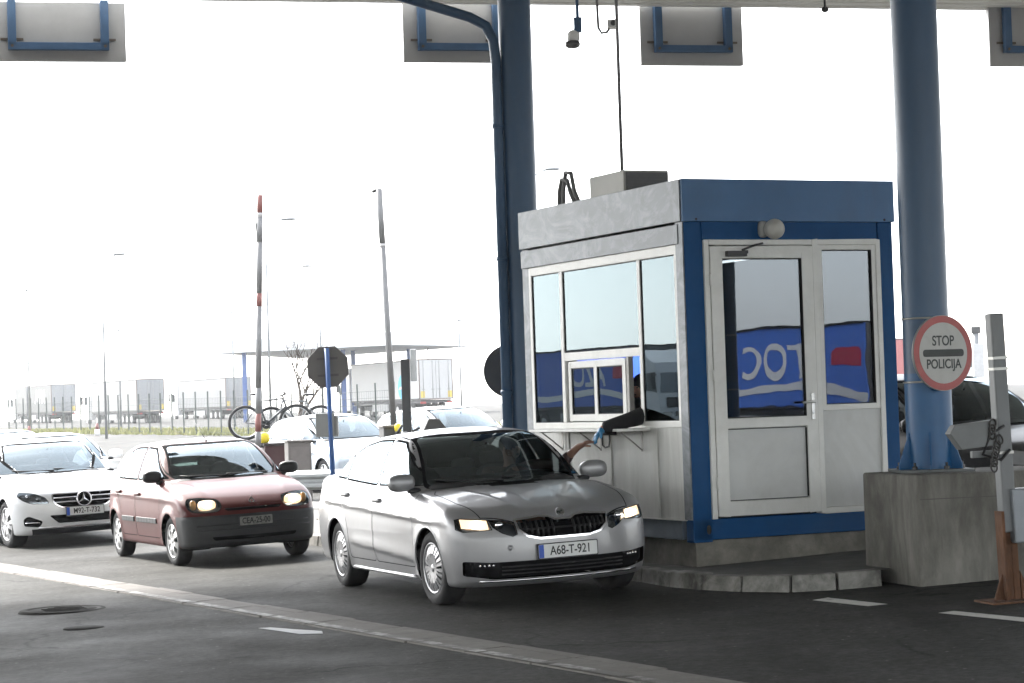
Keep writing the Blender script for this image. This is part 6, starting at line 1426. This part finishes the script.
SKIN = mat('skin', (.42, .235, .165), .55, 0, .06, 20); SKIN_B = mat('skin_tanned', (.30, .17, .125), .55, 0, .06, 20)
CM = o1.matrix_world.copy(); CI = CM.inverted()
HT = at(590, 441, 21.02)
hcar = CI @ HT
# driver, in the car's own axes
dn = empty('person', (0, 0, 0), 0, 'driver of the silver sedan reaching a bare hand out of the window', 'person'); dn.matrix_world = CM
sh_l = Vector((-1.36, .60, 1.06)); wr = hcar + Vector((-.105, -.075, -.045)); el = (sh_l + wr) / 2 + Vector((-.02, .07, -.075))
J = dict(pelvis=((-1.40, .38, .54), (.17, .13)), waist=((-1.43, .39, .72), (.155, .115)), chest=((-1.44, .41, .93), (.175, .12)), neck0=((-1.42, .42, 1.06), .065), neck=((-1.41, .42, 1.12), .052), head0=((-1.39, .42, 1.18), .07), head=((-1.385, .42, 1.25), (.088, .078)), head2=((-1.395, .42, 1.32), .060),
    shl=(sh_l, .065), ell=(el, .05), wrl=(wr, .034), shr=((-1.44, .21, 1.02), .065), elr=((-1.26, .17, .86), .045), wrr=((-1.05, .26, .93), .03), hpl=((-1.34, .47, .52), .095), knl=((-.95, .50, .60), .065), anl=((-.66, .48, .30), .045), hpr=((-1.34, .29, .52), .095), knr=((-.95, .26, .60), .065), anr=((-.62, .28, .30), .045))
Ed = [('pelvis', 'waist'), ('waist', 'chest'), ('chest', 'neck0'), ('neck0', 'neck'), ('neck', 'head0'), ('head0', 'head'), ('head', 'head2'), ('chest', 'shl'), ('shl', 'ell'), ('ell', 'wrl'), ('chest', 'shr'), ('shr', 'elr'), ('elr', 'wrr'), ('pelvis', 'hpl'), ('hpl', 'knl'), ('knl', 'anl'), ('pelvis', 'hpr'), ('hpr', 'knr'), ('knr', 'anr')]
JJ = dict(J); EE = list(Ed); hand(JJ, EE, 'l', 'wrl', hcar - wr, (0, .3, 1), .16); hand(JJ, EE, 'r', 'wrr', (.6, .3, .3), (0, -.3, 1), .9)
body = figure('body', JJ, EE, SKIN_B, 'pelvis', dn)
kk = ['pelvis', 'waist', 'chest', 'neck0', 'shl', 'ell', 'shr', 'elr']; jk = {k: (J[k][0], tuple(x + .012 for x in J[k][1]) if isinstance(J[k][1], tuple) else J[k][1] + .012) for k in kk}
jk['cufl'] = (el + (wr - el) * .62, .050); jk['cufr'] = (Vector(J['elr'][0]) + (Vector(J['wrr'][0]) - Vector(J['elr'][0])) * .8, .036)
figure('jacket', jk, [('pelvis', 'waist'), ('waist', 'chest'), ('chest', 'neck0'), ('chest', 'shl'), ('shl', 'ell'), ('ell', 'cufl'), ('chest', 'shr'), ('shr', 'elr'), ('elr', 'cufr')], mat('jacket_brown', (.07, .045, .042), .85, 0, .15, 12), 'pelvis', dn)
head_parts(body, (-1.385, .42, 1.245), (1, .55, 0), mat('hair_dark', (.02, .016, .013), .6, 0, .2, 40), SKIN_B)
# officer, in the booth's axes
BM = Matrix.Translation((BC.x, BC.y, BZ)) @ Matrix.Rotation(HB, 4, 'Z'); on = empty('person', (0, 0, 0), 0, 'border officer in black jacket and blue glove leaning out of the booth window', 'person'); on.matrix_world = BM
hb_ = BM.inverted() @ HT; sh_l = Vector((.20, .98, 1.16)); wr = hb_ + Vector((.090, -.02, .105)); el = Vector((-.09, .89, 1.085))
J = dict(pelvis=((.62, 1.24, .72), (.18, .14)), waist=((.54, 1.22, .88), (.165, .125)), chest=((.38, 1.17, 1.08), (.18, .13)), neck0=((.29, 1.20, 1.21), .07), neck=((.25, 1.22, 1.26), .055), head0=((.215, 1.24, 1.31), .07), head=((.19, 1.25, 1.38), (.09, .08)), head2=((.195, 1.25, 1.45), .06),
    shl=(sh_l, .07), ell=(el, .055), wrl=(wr, .030), shr=((.38, 1.38, 1.14), .07), elr=((.24, 1.54, 1.06), .05), wrr=((.10, 1.50, 1.05), .03), hpl=((.62, 1.24, .68), .10), knl=((.26, 1.18, .62), .07), anl=((.34, 1.18, .28), .05), hpr=((.62, 1.44, .68), .10), knr=((.26, 1.5, .62), .07), anr=((.34, 1.5, .28), .05))
JJ = dict(J); EE = list(Ed); hand(JJ, EE, 'r', 'wrr', (-.3, -.5, 0), (0, 0, 1), .3)
body = figure('body', JJ, EE, SKIN, 'pelvis', on)
jk = {k: (J[k][0], tuple(x + .014 for x in J[k][1]) if isinstance(J[k][1], tuple) else J[k][1] + .014) for k in kk}; jk['cufl'] = (wr - (wr - el).normalized() * .02, .058); jk['cufr'] = (Vector(J['elr'][0]) + (Vector(J['wrr'][0]) - Vector(J['elr'][0])) * .85, .04)
jk['ell'] = (J['ell'][0], .084); wv = Vector(wr) - Vector(el)
for q, (t_, rr_) in enumerate(((.22, .070), (.38, .079), (.56, .064), (.72, .072))): jk['fold%d' % q] = (Vector(el) + wv * t_ + Vector((0, 0, .006 * (-1) ** q)), rr_)
figure('jacket', jk, [('pelvis', 'waist'), ('waist', 'chest'), ('chest', 'neck0'), ('chest', 'shl'), ('shl', 'ell'), ('ell', 'fold0'), ('fold0', 'fold1'), ('fold1', 'fold2'), ('fold2', 'fold3'), ('fold3', 'cufl'), ('chest', 'shr'), ('shr', 'elr'), ('elr', 'cufr')], mat('jacket_black', (.010, .010, .012), .85, 0, .15, 12), 'pelvis', on)
JG = {'w': (wr - (wr - el).normalized() * .035, .040)}; EG = []; hand(JG, EG, 'g', 'w', hb_ - wr, (-.4, 0, 1), .28)
JG = {k: (v[0], tuple(x + .006 for x in v[1]) if isinstance(v[1], tuple) else v[1] + .004) for k, v in JG.items()}
figure('glove', JG, EG, mat('glove_blue', (.03, .20, .40), .45, 0, .05, 20), 'w', on)
head_parts(body, (.19, 1.25, 1.375), (-1, -.3, -.1), mat('hair_dark', (.02, .016, .013)), SKIN)
MB().blob((.55, 1.36, .60), (.24, .24, .06), 3).cyl((.55, 1.36, .22), (.55, 1.36, .56), .03, n=10).cyl((.55, 1.36, .20), (.55, 1.36, .23), .25, n=16).blob((.80, 1.36, .92), (.05, .22, .25), 3).build('office_chair', BLACK())
ofc = bpy.data.objects['office_chair']; ofc.matrix_world = BM; tag(ofc, 'black swivel chair inside the booth under the officer', 'chair')
# ------------------------------------------------------------------ camera, light, world
cam = bpy.data.cameras.new('Camera'); co = bpy.data.objects.new('Camera', cam); COL.objects.link(co)
cam.sensor_width = 36; cam.lens = 36 * FPX / 1024; cam.clip_end = 6000; cam.clip_start = .1
co.matrix_world = Matrix(((_R[0], _U[0], -_fw[0], 0), (_R[1], _U[1], -_fw[1], 0), (_R[2], _U[2], -_fw[2], EYE), (0, 0, 0, 1)))
scene.camera = co
SUN_EL, SUN_AZ = math.radians(42), math.radians(-38)     # azimuth from +y towards +x: behind the queue, to the left
w = bpy.data.worlds.new('World'); scene.world = w; w.use_nodes = True
nt = w.node_tree; bg = nt.nodes['Background']; sk = nt.nodes.new('ShaderNodeTexSky'); sk.sky_type = 'NISHITA'; sk.sun_disc = False
sk.sun_elevation = SUN_EL; sk.sun_rotation = SUN_AZ; sk.air_density = 1.0; sk.dust_density = 1.5; sk.ozone_density = 1.0
hs = nt.nodes.new('ShaderNodeHueSaturation'); hs.inputs['Saturation'].default_value = .22      # a white overcast sky
nt.links.new(sk.outputs[0], hs.inputs['Color']); nt.links.new(hs.outputs[0], bg.inputs[0]); bg.inputs[1].default_value = .14
sl = bpy.data.lights.new('Sun', 'SUN'); sl.energy = 2.0; sl.angle = math.radians(12); sl.color = (1, .96, .9)
so = bpy.data.objects.new('Sun', sl); COL.objects.link(so)
sd = Vector((math.sin(SUN_AZ) * math.cos(SUN_EL), math.cos(SUN_AZ) * math.cos(SUN_EL), math.sin(SUN_EL)))
so.rotation_euler = sd.to_track_quat('Z', 'Y').to_euler()
scene.view_settings.view_transform = 'Standard'; scene.view_settings.look = 'None'; scene.view_settings.gamma = 1; scene.view_settings.use_curve_mapping = False
scene.view_settings.exposure = 2.75
scene.cycles.max_bounces = 10; scene.cycles.transparent_max_bounces = 12; scene.cycles.use_denoising = True; scene.cycles.denoising_prefilter = 'ACCURATE'; scene.cycles.denoising_input_passes = 'RGB_ALBEDO_NORMAL'; scene.cycles.caustics_reflective = False; scene.cycles.caustics_refractive = False
scene.cycles.sample_clamp_indirect = 6

hz = MB().box((0, 195, 14.0), (560, 470, 32)).build('haze', [])
hm = bpy.data.materials.new('haze_air'); hm.use_nodes = True; nt = hm.node_tree; nt.nodes.remove(nt.nodes['Principled BSDF'])
pv = nt.nodes.new('ShaderNodeVolumePrincipled'); pv.inputs['Color'].default_value = (.93, .95, .97, 1); pv.inputs['Density'].default_value = .0004; pv.inputs['Anisotropy'].default_value = .3
nt.links.new(pv.outputs[0], nt.nodes['Material Output'].inputs['Volume']); hz.data.materials.append(hm); hz['kind'] = 'stuff'
